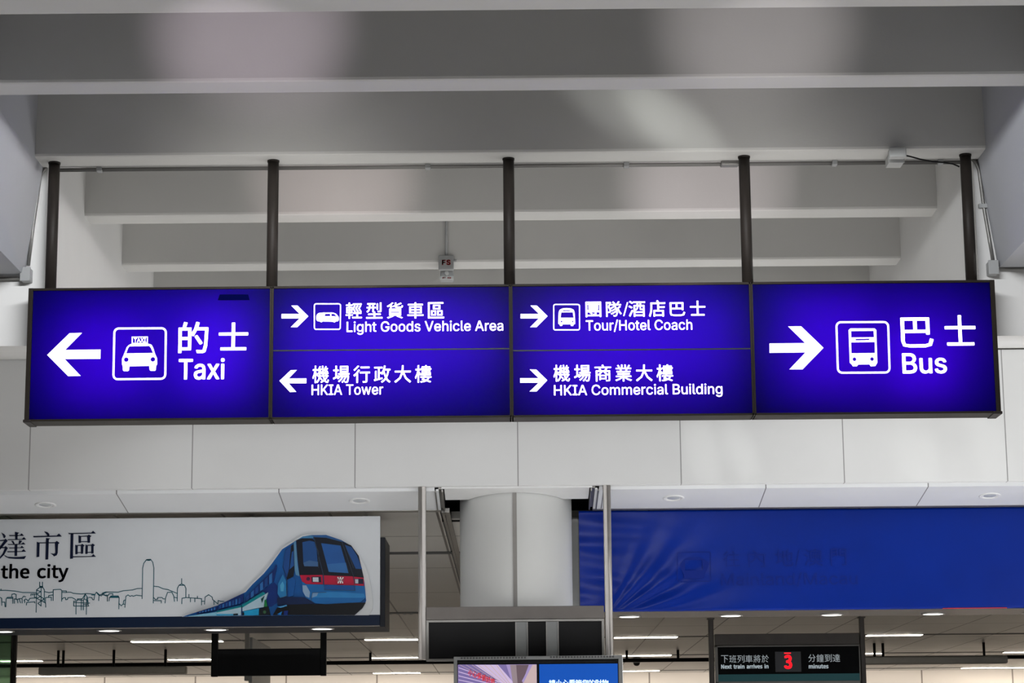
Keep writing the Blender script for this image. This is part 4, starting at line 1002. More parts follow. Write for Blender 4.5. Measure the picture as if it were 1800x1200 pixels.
ming = [
 # 區
 [(1140, 108), (1160, 112), (1520, 105), (1550, 72), (1600, 118), (1180, 126), (1150, 130)], [(1178, 120), (1224, 118), (1216, 500), (1214, 535), (1168, 540)], [(1214, 498), (1525, 495), (1555, 460), (1600, 505), (1214, 514)],
 [(1308, 148), (1352, 160), (1350, 272), (1310, 276)], [(1340, 160), (1455, 152), (1455, 168), (1340, 174)], [(1450, 155), (1482, 135), (1525, 160), (1503, 178), (1500, 270), (1460, 272)], [(1345, 248), (1465, 246), (1465, 260), (1345, 262)],
 [(1255, 305), (1298, 318), (1293, 460), (1255, 464)], [(1290, 310), (1350, 306), (1350, 320), (1290, 324)], [(1348, 310), (1370, 288), (1410, 318), (1390, 335), (1386, 452), (1348, 456)], [(1290, 430), (1350, 428), (1350, 442), (1290, 444)],
 [(1425, 300), (1465, 315), (1460, 455), (1422, 458)], [(1460, 308), (1525, 304), (1525, 318), (1460, 322)], [(1520, 306), (1545, 285), (1582, 312), (1560, 330), (1560, 448), (1520, 452)], [(1458, 426), (1522, 424), (1522, 438), (1458, 440)],
 # 市
 [(735, 82), (790, 95), (822, 125), (822, 162), (795, 160), (775, 130)], [(555, 160), (945, 152), (985, 118), (1030, 168), (560, 182)], [(768, 192), (838, 202), (815, 218), (804, 548), (758, 552)],
 [(615, 255), (662, 272), (655, 505), (610, 512)], [(655, 268), (920, 264), (920, 278), (655, 282)], [(915, 268), (948, 240), (992, 275), (968, 295), (962, 440), (945, 480), (900, 500), (885, 480), (838, 445), (900, 455), (922, 440)],
 # 達
 [(250, 90), (320, 105), (295, 125), (293, 215), (255, 215)], [(150, 145), (335, 145), (362, 115), (400, 155), (160, 162)], [(125, 215), (365, 210), (400, 178), (440, 218), (135, 228)],
 [(185, 238), (225, 245), (248, 290), (225, 295)], [(318, 232), (372, 240), (330, 290), (310, 290)], [(130, 295), (355, 292), (390, 265), (425, 298), (140, 308)], [(150, 352), (340, 352), (365, 322), (405, 358), (160, 366)], [(120, 415), (360, 412), (395, 378), (437, 420), (130, 430)],
 [(245, 295), (290, 295), (285, 490), (243, 492)], [(22, 100), (75, 130), (98, 160), (80, 192), (62, 190), (50, 150)], [(-12, 228), (75, 222), (95, 205), (130, 238), (5, 385), (-12, 350), (70, 240), (-12, 244)],
 [(10, 345), (85, 342), (95, 325), (132, 358), (70, 470), (0, 540), (-12, 525), (45, 450), (85, 360), (20, 362)], [(62, 470), (130, 505), (240, 512), (370, 505), (437, 492), (405, 542), (260, 540), (150, 530), (95, 505)]]
slabs('chinese_lettering', [K(q) for q in ming], YI, .006, M_ink, face)
(a, b), (c, d) = K([(22, 858), (1130, 626)])
latin('english_lettering', 'the city', S, a, c, b, d, YI, M_ink, face, 'h', .006, .0045)
K5, K6 = crop(0, 1010, 9.474), crop(180, 970, 7.2)
sky5 = [[(0, 260), (90, 258), (250, 270), (380, 295), (600, 297)], [(18, 235), (18, 260)], [(745, 280), (815, 296), (885, 285)], [(603, 625), (610, 250), (665, 210), (715, 210), (740, 250), (738, 460)], [(662, 120), (662, 210)], [(708, 120), (708, 210)], [(662, 185), (712, 205)], [(712, 185), (662, 205)], [(685, 210), (685, 520)], [(610, 255), (680, 280), (612, 320), (735, 400), (685, 437), (632, 475), (685, 518)], [(685, 355), (612, 390), (760, 470), (762, 540)],
 [(885, 430), (888, 248), (1010, 242), (1030, 262), (1028, 440)], [(1035, 268), (1105, 268), (1105, 295), (1035, 290)], [(1110, 290), (1180, 290), (1220, 308), (1350, 320), (1440, 312), (1510, 315)], [(0, 375), (30, 390), (30, 510)], [(30, 455), (80, 455), (85, 530), (98, 530), (105, 400), (125, 375), (215, 372), (215, 475)], [(125, 390), (215, 390)], [(195, 370), (200, 325), (240, 315), (270, 330), (268, 410)], [(240, 475), (240, 400), (290, 410), (345, 395), (370, 400), (370, 470)], [(290, 410), (298, 468)], [(320, 395), (342, 468)], [(370, 385), (400, 355), (430, 370)], [(400, 430), (430, 400), (465, 430)], [(412, 410), (412, 465)], [(440, 505), (445, 460), (580, 450), (582, 470)], [(470, 440), (500, 390), (600, 385)], [(515, 350), (515, 322), (600, 322)], [(545, 322), (545, 340)], [(575, 322), (575, 385), (600, 375)], [(758, 475), (758, 380), (855, 372), (855, 430)], [(810, 372), (815, 345), (885, 335)], [(1035, 405), (1060, 380), (1090, 380), (1095, 415), (1125, 410), (1130, 382), (1200, 378), (1265, 415)],
 [(1230, 520), (1228, 440), (1290, 430), (1290, 400), (1370, 400), (1420, 320), (1465, 385), (1432, 520)], [(1230, 460), (1495, 470)], [(1230, 520), (1480, 520)], [(1268, 440), (1266, 655)], [(1355, 400), (1353, 585)], [(1390, 430), (1388, 585)], [(1445, 380), (1438, 660)], [(1390, 490), (1470, 490)], [(1295, 415), (1380, 425)], [(1400, 400), (1465, 430), (1470, 520)], [(1420, 320), (1390, 430)], [(1480, 375), (1530, 380), (1545, 415), (1565, 415), (1580, 330), (1605, 290), (1640, 335)], [(1515, 318), (1580, 325)], [(1525, 335), (1570, 335)], [(1645, 430), (1650, 340), (1690, 350), (1720, 310), (1750, 345), (1790, 355), (1788, 440)], [(1610, 290), (1660, 335), (1780, 290), (1800, 288)]]
sky6 = [[(0, 520), (40, 505), (200, 508), (260, 490), (380, 480), (440, 462), (500, 460)], [(503, 590), (510, 200), (525, 140), (560, 95), (610, 92), (638, 130), (652, 200), (645, 645)], [(565, 98), (608, 98)], [(570, 105), (605, 105)], [(650, 432), (710, 438), (770, 465), (830, 475), (945, 522)], [(0, 540), (25, 545), (80, 545), (85, 527), (132, 527), (132, 548)], [(65, 620), (65, 545)], [(85, 620), (90, 575), (110, 555), (200, 555), (212, 575), (208, 720)], [(90, 575), (212, 575)], [(100, 565), (206, 565)], [(215, 655), (240, 680), (265, 655), (270, 615), (290, 605)], [(265, 660), (290, 660)], [(285, 700), (298, 560), (325, 542), (350, 560), (375, 550), (390, 560), (430, 545), (500, 555)], [(650, 575), (670, 600), (700, 595), (700, 575), (755, 575), (770, 592), (795, 592)], [(650, 615), (745, 615), (745, 645)], [(793, 645), (800, 580), (825, 510), (880, 508), (905, 560), (912, 625)], [(947, 620), (950, 460), (970, 420), (1003, 402), (1040, 420), (1058, 460), (1056, 575)], [(1003, 402), (1003, 335)], [(970, 420), (1040, 420)], [(912, 572), (945, 580)], [(1005, 655), (1008, 585), (1060, 575), (1255, 590), (1255, 670)], [(1095, 535), (1095, 575)], [(1115, 580), (1115, 630)], [(1170, 580), (1170, 630)], [(1203, 558), (1203, 585)], [(1255, 622), (1290, 622)], [(1293, 660), (1300, 570), (1345, 540), (1390, 570), (1395, 600), (1455, 650)], [(1412, 610), (1412, 665)], [(1462, 660), (1465, 612), (1495, 622), (1572, 625)]]
strokes('skyline_drawing', [K5(l) for l in sky5] + [K6(l) for l in sky6], YI, .0085, .003, M_teal, face)

KA, KB = crop(480, 930, 7.5), crop(330, 990, 9.474)
tail_top = KB([(-90, 884), (0, 850), (190, 790), (500, 690), (960, 465), (1080, 330), (1260, 160), (1390, 0)])
outline = tail_top + KA([(120, 250), (300, 140), (380, 85), (480, 68), (700, 66), (900, 135), (1030, 200), (1100, 270), (1230, 520), (1270, 650), (1290, 740), (1320, 940), (1312, 1060), (1265, 1133)]) + [(480, 1081.5)] + KB([(-90, 888)])
body = KB([(-80, 885), (0, 856), (190, 797), (500, 698), (965, 475), (1085, 340), (1265, 170), (1395, 10)]) + KA([(120, 262), (300, 150), (390, 95), (500, 76), (700, 74), (900, 142), (1020, 210), (1100, 330), (1175, 540), (1205, 700), (1228, 940), (1180, 1040), (1078, 1131)]) + KB([(1800, 865), (900, 870), (0, 884)])
BLUE, DEEP, DARK, SKYB = (10, 82, 150), (8, 44, 112), (6, 14, 30), (24, 84, 150)
L = [(BLUE, body),
 ((60, 120, 165), KA([(300, 150), (390, 96), (500, 78), (545, 88), (525, 118), (385, 116), (312, 142)])),
 ((34, 84, 140), KA([(500, 76), (700, 74), (900, 142), (905, 165), (700, 112), (540, 102)])),
 (DEEP, KB([(960, 650), (1440, 310), (1500, 380), (1560, 600), (1400, 720), (1330, 720), (1290, 480)])),
 (DARK, KA([(305, 145), (380, 120), (520, 120), (548, 150), (660, 605), (350, 605), (325, 400)])),
 (DARK, KA([(530, 104), (700, 112), (905, 165), (1060, 622), (665, 607), (560, 180)])),
 (DARK, KA([(910, 160), (1030, 212), (1130, 350), (1197, 640), (1063, 625)])),
 ((26, 72, 130), KA([(388, 170), (480, 150), (545, 165), (575, 260), (592, 490), (412, 487), (400, 450)])),
 ((60, 96, 140), KA([(402, 440), (480, 410), (592, 430), (592, 490), (412, 487)])),
 ((30, 82, 148), KA([(635, 183), (890, 215), (995, 578), (735, 562)])),
 ((46, 100, 160), KA([(712, 460), (960, 440), (995, 578), (735, 562)])),
 ((24, 70, 130), KA([(945, 205), (1035, 235), (1110, 350), (1175, 525), (1090, 520)])),
 ((84, 132, 168), KA([(275, 165), (300, 150), (325, 480), (350, 620), (300, 600), (285, 520)])),
 (DARK, KA([(165, 270), (270, 195), (285, 520), (270, 620), (185, 665), (130, 500)])),
 ((20, 66, 128), KA([(165, 275), (238, 222), (212, 520), (182, 640), (135, 495)])),
 ((26, 74, 136), KA([(250, 300), (272, 285), (275, 480), (220, 530)])),
 ((176, 18, 56), KA([(355, 605), (655, 603), (660, 727), (440, 723), (385, 690)])),
 ((176, 18, 56), KA([(668, 608), (1055, 622), (1072, 739), (674, 729)])),
 ((176, 18, 56), KA([(1068, 626), (1196, 640), (1200, 748), (1076, 739)])),
 ((20, 22, 50), KA([(508, 628), (632, 625), (637, 700), (513, 698)])),
 ((190, 200, 210), KA([(525, 635), (600, 635), (603, 695), (527, 692)])),
 ((60, 20, 60), KA(circle(465, 655, 24))),
 ((20, 22, 50), KA([(1076, 654), (1192, 655), (1192, 722), (1082, 719)])),
 ((180, 195, 205), KA([(1082, 660), (1125, 660), (1125, 715), (1086, 714)])),
 ((20, 96, 160), KA([(385, 690), (440, 725), (660, 731), (1075, 742), (1201, 750), (1226, 900), (1150, 965), (1000, 972), (700, 988), (560, 978), (430, 900), (390, 800)])),
 ((40, 120, 180), KA([(515, 835), (800, 825), (1200, 850), (1220, 900), (1100, 905), (700, 900), (505, 900)])),
 ((130, 158, 186), KA([(390, 740), (440, 740), (490, 830), (480, 905), (430, 885), (395, 820)])),
 ((110, 146, 182), KA([(520, 840), (600, 835), (580, 880), (515, 905)])),
 ((16, 74, 140), KA([(680, 733), (1070, 745), (1082, 803), (686, 796)])),
 ((8, 30, 70), KA([(60, 905), (180, 890), (420, 900), (560, 978), (480, 990), (200, 1000), (60, 1000)])),
 ((6, 8, 14), KA([(190, 995), (480, 985), (700, 990), (1000, 972), (1222, 968), (1180, 1040), (1076, 1131), (0, 1131), (60, 1030)])),
 ((34, 112, 166), KA([(70, 720), (130, 600), (175, 680), (180, 880), (95, 905), (62, 850)])),
 ((70, 150, 190), KA([(95, 740), (130, 690), (150, 740), (140, 820), (105, 820)])),
 ((12, 78, 146), KA([(195, 670), (270, 630), (300, 680), (270, 880), (205, 890)])),
 ((12, 40, 100), KB([(975, 560), (1440, 100), (1480, 20), (1490, 60), (1440, 300), (1240, 430), (960, 650)]))]
for i in range(6):
    x0 = 1000 + i * 75
    t0, t1 = i / 6, (i + .62) / 6
    f = lambda t, top: (980 + 460 * t, (560 - 430 * t) if top else (640 - 340 * t))
    L.append(((40, 98, 160) if i % 2 else (22, 64, 126), KB([f(t0, 1), f(t1, 1), f(t1, 0), f(t0, 0)])))
L += [((12, 40, 100), KB([(520, 690), (935, 510), (930, 650), (520, 770)])), ((12, 40, 100), KB([(160, 812), (500, 715), (492, 775), (160, 845)]))]
for i in range(7):
    t0, t1 = i / 7, (i + .55) / 7
    f = lambda t, top: (530 + 380 * t, (705 - 140 * t) if top else (755 - 85 * t))
    L.append(((40, 98, 160) if i % 2 else (26, 70, 132), KB([f(t0, 1), f(t1, 1), f(t1, 0), f(t0, 0)])))
for i in range(6):
    t0, t1 = i / 6, (i + .55) / 6
    f = lambda t, top: (200 + 290 * t, (812 - 85 * t) if top else (830 - 55 * t))
    L.append(((40, 98, 160), KB([f(t0, 1), f(t1, 1), f(t1, 0), f(t0, 0)])))
L += [((4, 118, 128), KB([(915, 690), (1260, 480), (1305, 505), (1200, 590), (915, 745)])), ((160, 186, 200), KB([(920, 740), (1200, 575), (1305, 515), (1345, 488), (1310, 600), (1275, 730), (1190, 745), (920, 800)])),
 ((24, 140, 186), KB([(940, 800), (1200, 752), (1190, 862), (940, 868)])), ((4, 118, 128), KB([(490, 800), (905, 705), (905, 735), (490, 825)])), ((160, 186, 200), KB([(490, 825), (900, 735), (895, 862), (850, 864), (500, 845)])), ((60, 150, 190), KB([(490, 845), (850, 845), (850, 868), (490, 872)])), ((120, 176, 200), KB([(20, 882), (490, 815), (490, 872), (20, 885)])),
 ((10, 20, 26), KB([(1200, 770), (1350, 715), (1385, 862), (1200, 866)])), ((10, 20, 26), KB([(770, 845), (845, 838), (845, 866), (770, 869)])), ((10, 20, 26), KB([(915, 830), (950, 822), (950, 866), (920, 868)])), ((50, 90, 60), KB(circle(1290, 815, 26))),
 ((20, 110, 60), KB([(1290, 620), (1312, 605), (1335, 720), (1280, 730)])), ((10, 60, 60), KB([(1230, 600), (1290, 545), (1250, 660)])), ((10, 40, 110), KB([(1610, 800), (1680, 790), (1670, 862), (1610, 864)])), ((30, 110, 180), KB([(1500, 850), (1580, 805), (1560, 864)])), ((70, 140, 190), KB([(1505, 735), (1650, 695), (1665, 710), (1560, 745)]))]
cut = art('train_cutout', [((205, 208, 210), outline)], YI, .03, 0, face)
art('train_picture', L, YI - .03, .0012, .0009, cut)
lines = [KA(q) for q in ([(540, 100), (665, 605), (678, 798), (1083, 805), (1062, 622), (905, 160)], [(185, 665), (180, 880), (95, 908)], [(500, 950), (518, 835), (700, 830)], [(560, 220), (600, 290), (598, 505)], [(960, 240), (1010, 360), (1060, 510)])]
strokes('panel_lines', lines, YI - .09, .005, .0015, mat('dark_line_print', (6, 40, 60), .5), cut)
slabs('badge', [KA(circle(888, 668, 50, 24))], YI - .088, .0015, mat('badge_red', (140, 12, 50), .4), cut)
strokes('badge_symbol', [KA(q) for q in ([(854, 632), (866, 652), (888, 664), (910, 654), (924, 634)], [(858, 708), (866, 686), (888, 674), (910, 686), (918, 708)], [(888, 632), (888, 708)])], YI - .0895, .011, .002, mat('badge_white', (235, 235, 235), .5), cut)

# lit downlights in the underside of a sign box
def lit(px, py, zface, R, label, Y0, first=[None]):
    Y = depth_for(zface, py, px)
    pt = P(px, py, Y); pt.z = zface
    if first[0]:
        return dup(first[0], pt - Vector(first[0].location), label)
    t = thing('downlight', label, 'downlight', pt, 'lit round downlights under the two big signs')
    bm = new_bm(); lathe(bm, [(R, .0), (R, -.006), (R - .008, -.010), (R - .02, -.008), (R - .02, .0)], pt, 36); obj('trim_ring', bm, M_alu, t)
    bm = new_bm(); rr = lathe(bm, [(R - .019, -.003), (R - .03, -.007), (.002, -.008)], pt, 36); bm.faces.new(rr[-1]); obj('lens', bm, M_lens, t)
    d = bpy.data.lights.new('downlight_beam', 'SPOT')
    d.energy, d.spot_size, d.spot_blend, d.shadow_soft_size = 330, math.radians(130), 0.6, 0.1
    lo = bpy.data.objects.new('downlight_beam', d)
    COL.objects.link(lo)
    lo.parent = t
    lo.location = (0, 0, -.03)
    first[0] = t
    return t
lbl = ('lit downlight under the advertising board at the left border', 'lit downlight under the advertising board below the skyline drawing', 'lit downlight under the advertising board below the tail of the train, over the black sign', 'lit downlight under the advertising board below the nose of the train')
for px, lb in zip((4, 192, 380, 566), lbl):
    lit(px, 1106.4 - (px - 340) * .0088 , zbb, .138, lb, YR)

# ================================================================== RIGHT COVERED SIGN
YV = 25.0
xl = P(1018.5, 980, YV).x
zt, zb = P(1400, 894.5, YV).z, P(1400, 1071, YV).z
YVB = depth_for(zb - .005, 1084, 1400)
cov = thing('covered_sign', 'long sign box wrapped in wrinkled blue tarpaulin with faint lettering showing through', 'sign', (5, 25.6, zb))
bm = new_bm(); box(bm, xl + .01, 9.5, YV + .02, YVB, zb, zt - .01); obj('sign_box', bm, M_mirror, cov)
bm = new_bm()
NX, NZ = 200, 50
grid = []
x1 = 9.5
for j in range(NZ + 1):
    v = j / NZ
    row = []
    for i in range(NX + 1):
        u = (i / NX) ** 1.6
        x = xl + (x1 - xl) * u
        z = zb + (zt - zb) * v
        dx, dz = x - xl, z - zb
        r = math.hypot(dx - .25, dz + .12)
        th = math.atan2(dz + .12, dx - .25)
        fold = math.sin(th * 23 + .8 * math.sin(r * 3)) * .013 * math.exp(-((r - .5) / .75) ** 2) * max(0, 1 - th / 1.3)
        fold += .0025 * math.sin(dz * 26 + dx * 5 + 2 * noise.noise((dx * 2, dz * 3, 1))) * math.exp(-dx / .5)
        fold += .010 * noise.noise((dx * 1.6, dz * 5, 4.2)) * math.exp(-dx / 1.4)
        fold += .002 * noise.noise((dx * .7, dz * 2, 9))
        fold *= 1.6
        fold *= min(1, 6 * v, 6 * (1 - v)) ** .5 if 0 < v < 1 else 0
        zz = z + (.006 * noise.noise((x * 3, 0, 3)) if j in (0, NZ) else 0)
        row.append(bm.verts.new((x, YV - fold, zz)))
    grid.append(row)
for j in range(NZ):
    for i in range(NX):
        f = bm.faces.new((grid[j][i], grid[j][i + 1], grid[j + 1][i + 1], grid[j + 1][i])); f.smooth = True
# wrapped edges: top, bottom hem and the left side
top = [bm.verts.new((v.co.x, YV + .25, zt - .002)) for v in grid[NZ]]
bot = [bm.verts.new((v.co.x, YV + .06, zb - .004)) for v in grid[0]]
lef = [bm.verts.new((xl + .002, YV + .10, grid[j][0].co.z)) for j in range(NZ + 1)]
for i in range(NX):
    bm.faces.new((grid[NZ][i], grid[NZ][i + 1], top[i + 1], top[i]))
    bm.faces.new((grid[0][i], bot[i], bot[i + 1], grid[0][i + 1]))
for j in range(NZ):
    bm.faces.new((grid[j][0], grid[j + 1][0], lef[j + 1], lef[j]))
tarp = obj('tarpaulin', bm, M_tarp, cov)
KG = crop(1180, 930, 5)
gh = []
for ch, x0, x1_, y0, y1 in (('往', 455, 600, 190, 330), ('內', 675, 830, 180, 335), ('地', 915, 1075, 175, 325), ('/', 1090, 1130, 180, 325), ('澳', 1170, 1330, 172, 322), ('門', 1400, 1540, 170, 320)):
    (a, b), (c, d) = KG([(x0, y0), (x1_, y1)])
    gh += hanzi_polys(ch, a, c, b, d, YV)
YG = YV - .0055
flat('faint_lettering', gh, YG, .0015, M_ghost, tarp)
(a, b), (c, d) = KG([(440, 488), (1640, 384)])
latin('faint_lettering', 'Mainland/Macau', I, a, c, b, d, YG, M_ghost, tarp, 'M', .0015)
ic = ring_quad(KG([(50, 200), (350, 196), (350, 460), (50, 462)]), 1.4, 4)
cb = [KG([(80, 300), (110, 262), (150, 248), (250, 248), (285, 262), (325, 290), (325, 330), (290, 400), (285, 430), (115, 435), (110, 400), (80, 330)]), KG([(122, 272), (270, 270), (280, 360), (118, 362)])]
flat('faint_pictogram', [pmap(q, YV) for q in ic + cb], YG, .0015, M_ghost, tarp)
bm = new_bm(); a, b = P(1657, 1069, YV), P(1770, 1069, YV); box(bm, a.x, b.x, YV - .006, YV + .0, zb - .006, zb + .003); obj('red_edge', bm, M_red, cov)
for x in (1.5, 4, 7):
    bm = new_bm(); box(bm, x, x + .05, 25.8, 25.85, zt - .02, ZH + .02); obj('hanger', bm, M_trim, cov)
lbl = ('lit downlight under the covered blue sign, beside the silver post', 'lit downlight under the covered blue sign, above the left post of the train display', 'lit downlight under the covered blue sign, above the right part of the train display', 'lit downlight under the covered blue sign, right of the train display', 'lit downlight under the covered blue sign at the right border')
for px, lb in zip((1106, 1284.5, 1462, 1640, 1818), lbl):
    lit(px, 1080.5 - (px - 1400) * .0088, zb, .138, lb, YV)

# ================================================================== CENTRAL HANGING DISPLAY
YQ = 24.0
disp = thing('display_frame', 'blank black display in a taupe frame hung on two silver posts before the column', 'display', (P(905, 850, 24.05).x, 24.06, ZB))
za = P(905, 1157, YQ).z
for a, b in ((735, 748.5), (1062.5, 1076)):
    xa, xb = P(a, 1000, YQ).x, P(b, 1000, YQ).x
    bm = new_bm()
    xm = (xa + xb) / 2
    rod(bm, (xm - .012, YQ + .06, za), (xm - .012, YQ + .06, ZB + .01), .030, 24)
    box(bm, xm - .005, xb, YQ + .03, YQ + .10, za, ZB + .01, .006) if a < 900 else box(bm, xa, xm + .0, YQ + .03, YQ + .10, za, ZB + .01, .006)
    if a > 900:
        rod(bm, (xm + .012, YQ + .06, za), (xm + .012, YQ + .06, ZB + .01), .030, 24)
    obj('post', bm, M_alu, disp)
x0, x1 = P(748.5, 1100, YQ).x + .002, P(1062.5, 1100, YQ).x - .002
def zrow(y): return P(905, y, YQ).z
bm = new_bm(); box(bm, x0, x1, YQ + .02, YQ + .15, zrow(1087.5), zrow(1065), .004); obj('header', bm, M_head, disp)
bm = new_bm()
box(bm, x0, x1, YQ + .025, YQ + .13, zrow(1092), zrow(1088), .002)
box(bm, x0, x0 + .028, YQ + .025, YQ + .13, zrow(1157), zrow(1092), .002)
box(bm, x1 - .028, x1, YQ + .025, YQ + .13, zrow(1157), zrow(1092), .002)
box(bm, x0, x1, YQ + .025, YQ + .13, zrow(1160), zrow(1156), .002)
obj('panel_frame', bm, M_trim, disp)
bm = new_bm(); box(bm, x0 + .02, x1 - .02, YQ + .05, YQ + .12, zrow(1157), zrow(1091)); obj('black_panel', bm, M_blackpanel, disp)

mon = thing('monitor', 'grey twin-screen monitor held by two silver brackets in front of the black display', 'monitor', (P(946, 1153, 23.9).x, 23.85, P(946, 1153, 23.9).z))
YM = 23.70
for a, b in ((906, 928), (960, 982)):
    xa, xb = P(a, 1120, 23.95).x, P(b, 1120, 23.95).x
    bm = new_bm()
    box(bm, xa, xb, 23.955, 24.018, P(905, 1160, 23.95).z - .2, P(905, 1092.5, 23.95).z, .003)
    br = obj('bracket', bm, M_monitor, mon)
    bm = new_bm()
    for q in (xa, xb - .006):
        box(bm, q, q + .006, 23.945, 24.018, P(905, 1160, 23.95).z - .2, P(905, 1092.5, 23.95).z, .001)
    obj('flange', bm, M_alu, br)
def mz(y): return P(946, y, YM).z
xa, xb = P(797.5, 1180, YM).x, P(1095, 1180, YM).x
zlow = mz(1153) - 1.02
scr_x = [(P(a, 1185, YM).x, P(b, 1185, YM).x) for a, b in ((805, 943.5), (948, 1086))]
zs = mz(1167)
bm = new_bm()
box(bm, xa, xb, YM + .03, 23.95, zlow, mz(1152.5), .010)
box(bm, xa, scr_x[0][0] - .008, YM, YM + .05, zlow, mz(1157), .005)
box(bm, scr_x[1][1] + .008, xb, YM, YM + .05, zlow, mz(1157), .005)
box(bm, xa, xb, YM, YM + .05, mz(1158.5), mz(1152.5), .005)
box(bm, xa, xb, YM, YM + .05, zlow, zlow + .08, .005)
obj('housing', bm, M_monitor, mon)
bm = new_bm(); box(bm, scr_x[0][0] - .01, scr_x[1][1] + .01, YM + .01, YM + .04, zlow + .05, mz(1164), .001); box(bm, scr_x[0][0] - .008, scr_x[1][1] + .008, YM + .004, YM + .03, mz(1163), mz(1159.5), .002); obj('bezel', bm, M_black, mon)
bm = new_bm()
for k in range(22):
    x = P(810 + k * 5.3, 1156, YM).x; box(bm, x, x + .018, YM - .001, YM + .004, mz(1156.8), mz(1153.6))
obj('vent_grille', bm, M_slot, mon)
bm = new_bm()
for k in range(22):
    x = P(967 + k * 5.2, 1156, YM).x; box(bm, x, x + .018, YM - .001, YM + .004, mz(1156.4), mz(1153.2))
obj('vent_grille', bm, M_slot, mon)
bm = new_bm(); box(bm, scr_x[0][0], scr_x[0][1], YM + .004, YM + .02, zlow + .09, zs); s1 = obj('screen', bm, M_scrpic[0], mon)
bm = new_bm(); box(bm, scr_x[1][0], scr_x[1][1], YM + .004, YM + .02, zlow + .09, zs); s2 = obj('screen', bm, M_scrblue, mon)
YX = YM + .003
KM = crop(790, 1140, 5.625)
bm = new_bm()
SL = [(1, [(87, 155), (560, 155), (640, 400), (87, 400)]), (2, [(250, 158), (480, 158), (640, 340), (600, 400), (520, 340)]), (3, [(600, 158), (780, 158), (700, 420), (640, 420)]), (4, [(660, 158), (785, 158), (730, 300), (705, 420), (680, 420)]), (5, [(820, 158), (862, 158), (862, 400), (700, 400)]), (0, [(800, 158), (822, 158), (730, 330), (715, 320)])]
for i in range(7):
    SL.append((5, [(100 + i * 60, 158), (108 + i * 60, 158), (560 + i * 14, 400), (553 + i * 14, 400)]))
for i in range(5):
    SL.append((2, [(90, 190 + i * 40), (90, 182 + i * 40), (520 + i * 20, 330 + i * 26), (515 + i * 20, 338 + i * 26)]))
for i, (c_, q) in enumerate(SL):
    pq = [(min(max(x, 86), 862), y) for x, y in q]
    prism(bm, [(x, YX, z) for x, z in pmap(KM(pq), YX)], (0, -.0006 * (i + 1), 0), c_)
obj('picture', bm, M_scrpic, s1)
cs, sh = [], []
for i, ch in enumerate('小心保管財物'):
    x0, y0 = 185 + i * 44, 205 + i * 17
    (a, b), (c, d) = KM([(x0, y0), (x0 + 42, y0 + 62)])
    cs += hanzi_polys(ch, a, c, b, d, YX)
    (a, b), (c, d) = KM([(x0 + 5, y0 - 4), (x0 + 47, y0 + 58)])
    sh += hanzi_polys(ch, a, c, b, d, YX)
flat('text_shadow', sh, YX - .012, .001, M_scrshadow, s1)
flat('red_text', cs, YX - .014, .001, M_scrred, s1)
(a, b), (c, d) = KM([(985, 305), (1572, 372)])
hanzi('white_text', '請小心看管您的財物', a, c, b, d, 11.2, YX, M_scrtext, s2, -.004, .002, .0006)

# ================================================================== HALL SIGNS
YN = 42.0
t = thing('train_display', 'black train arrival display with a red digit, hung on two grey posts at right', 'display', (P(1384, 1100, YN).x, YN + .1, ZH))
def nz_(y, x=1385): return P(x, y, YN).z
for a, b in ((1246.5, 1255.5), (1513, 1521.5)):
    x0, x1 = P(a, 1150, YN).x, P(b, 1150, YN).x
    bm = new_bm(); box(bm, x0, x1, YN, YN + .12, nz_(1205), ZH + .01, .015); box(bm, x0 - .02, x1 + .02, YN - .02, YN + .14, ZH - .02, ZH + .005, .004)
    obj('post', bm, M_head, t)
x0, x1 = P(1257, 1150, YN).x, P(1512, 1150, YN).x
bm = new_bm(); box(bm, x0, x1, YN + .01, YN + .2, nz_(1133), nz_(1113), .01); obj('header', bm, M_head, t)
bm = new_bm()
xa, xb = P(1262, 1150, YN).x, P(1510, 1150, YN).x
box(bm, x0, xa, YN + .01, YN + .15, nz_(1202), nz_(1133.5), .004); box(bm, xb, x1, YN + .01, YN + .15, nz_(1202), nz_(1133.5), .004); box(bm, x0, x1, YN + .01, YN + .15, nz_(1136), nz_(1133.5), .004); box(bm, x0, x1, YN + .01, YN + .15, nz_(1202), nz_(1196.5), .004)
obj('panel_frame', bm, M_trim, t)
bm = new_bm(); box(bm, xa, xb, YN + .03, YN + .14, nz_(1197), nz_(1135)); fp = obj('black_panel', bm, mat('smooth_black_panel', (8, 10, 14), .5, spec=.12), t)
bm = new_bm(); box(bm, xa, xb, YN + .022, YN + .04, nz_(1197), nz_(1184)); obj('teal_band', bm, M_tealbar, fp)
YL = YN + .03
KR, KS = crop(1080, 1060, 5), crop(1440, 1060, 5)
(a, b), (c, d) = KR([(938, 455), (1357, 521)])
hanzi('chinese_lettering', '下班列車將於', a, c, b, d, 12.6, YL, M_txt, fp, -.008, .006)
(a, b), (c, d) = KR([(940, 572), (1353, 538)])
latin('english_lettering', 'Next train arrives in', S, a, c, b, d, YL, M_txt, fp, 'N', .006, .004)
hanzi('chinese_lettering', '分鐘到達', 1421, 1476.5, 1149.5, 1163, 12.6, YL, M_txt, fp, -.008, .006)
latin('english_lettering', 'minutes', S, 1422, 1456, 1174.2, 1167.5, YL, M_txt, fp, 't', .006, .004)
a, b = P(1362.5, 1145, YN), P(1409, 1180, YN)
bm = new_bm(); box(bm, a.x, b.x, YL - .006, YL + .01, b.z, a.z); dg_ = obj('digit_window', bm, M_ledback, fp)
latin('digit', '3', S, 1379.5, 1391.5, 1174, 1151.5, YL - .006, M_led, dg_, '3', .004, .012)
a, b = P(1378.5, 1146.3, YN), P(1390.5, 1148.6, YN)
bm = new_bm(); box(bm, a.x, b.x, YL - .011, YL - .004, b.z, a.z); obj('digit_bar', bm, M_led, dg_)

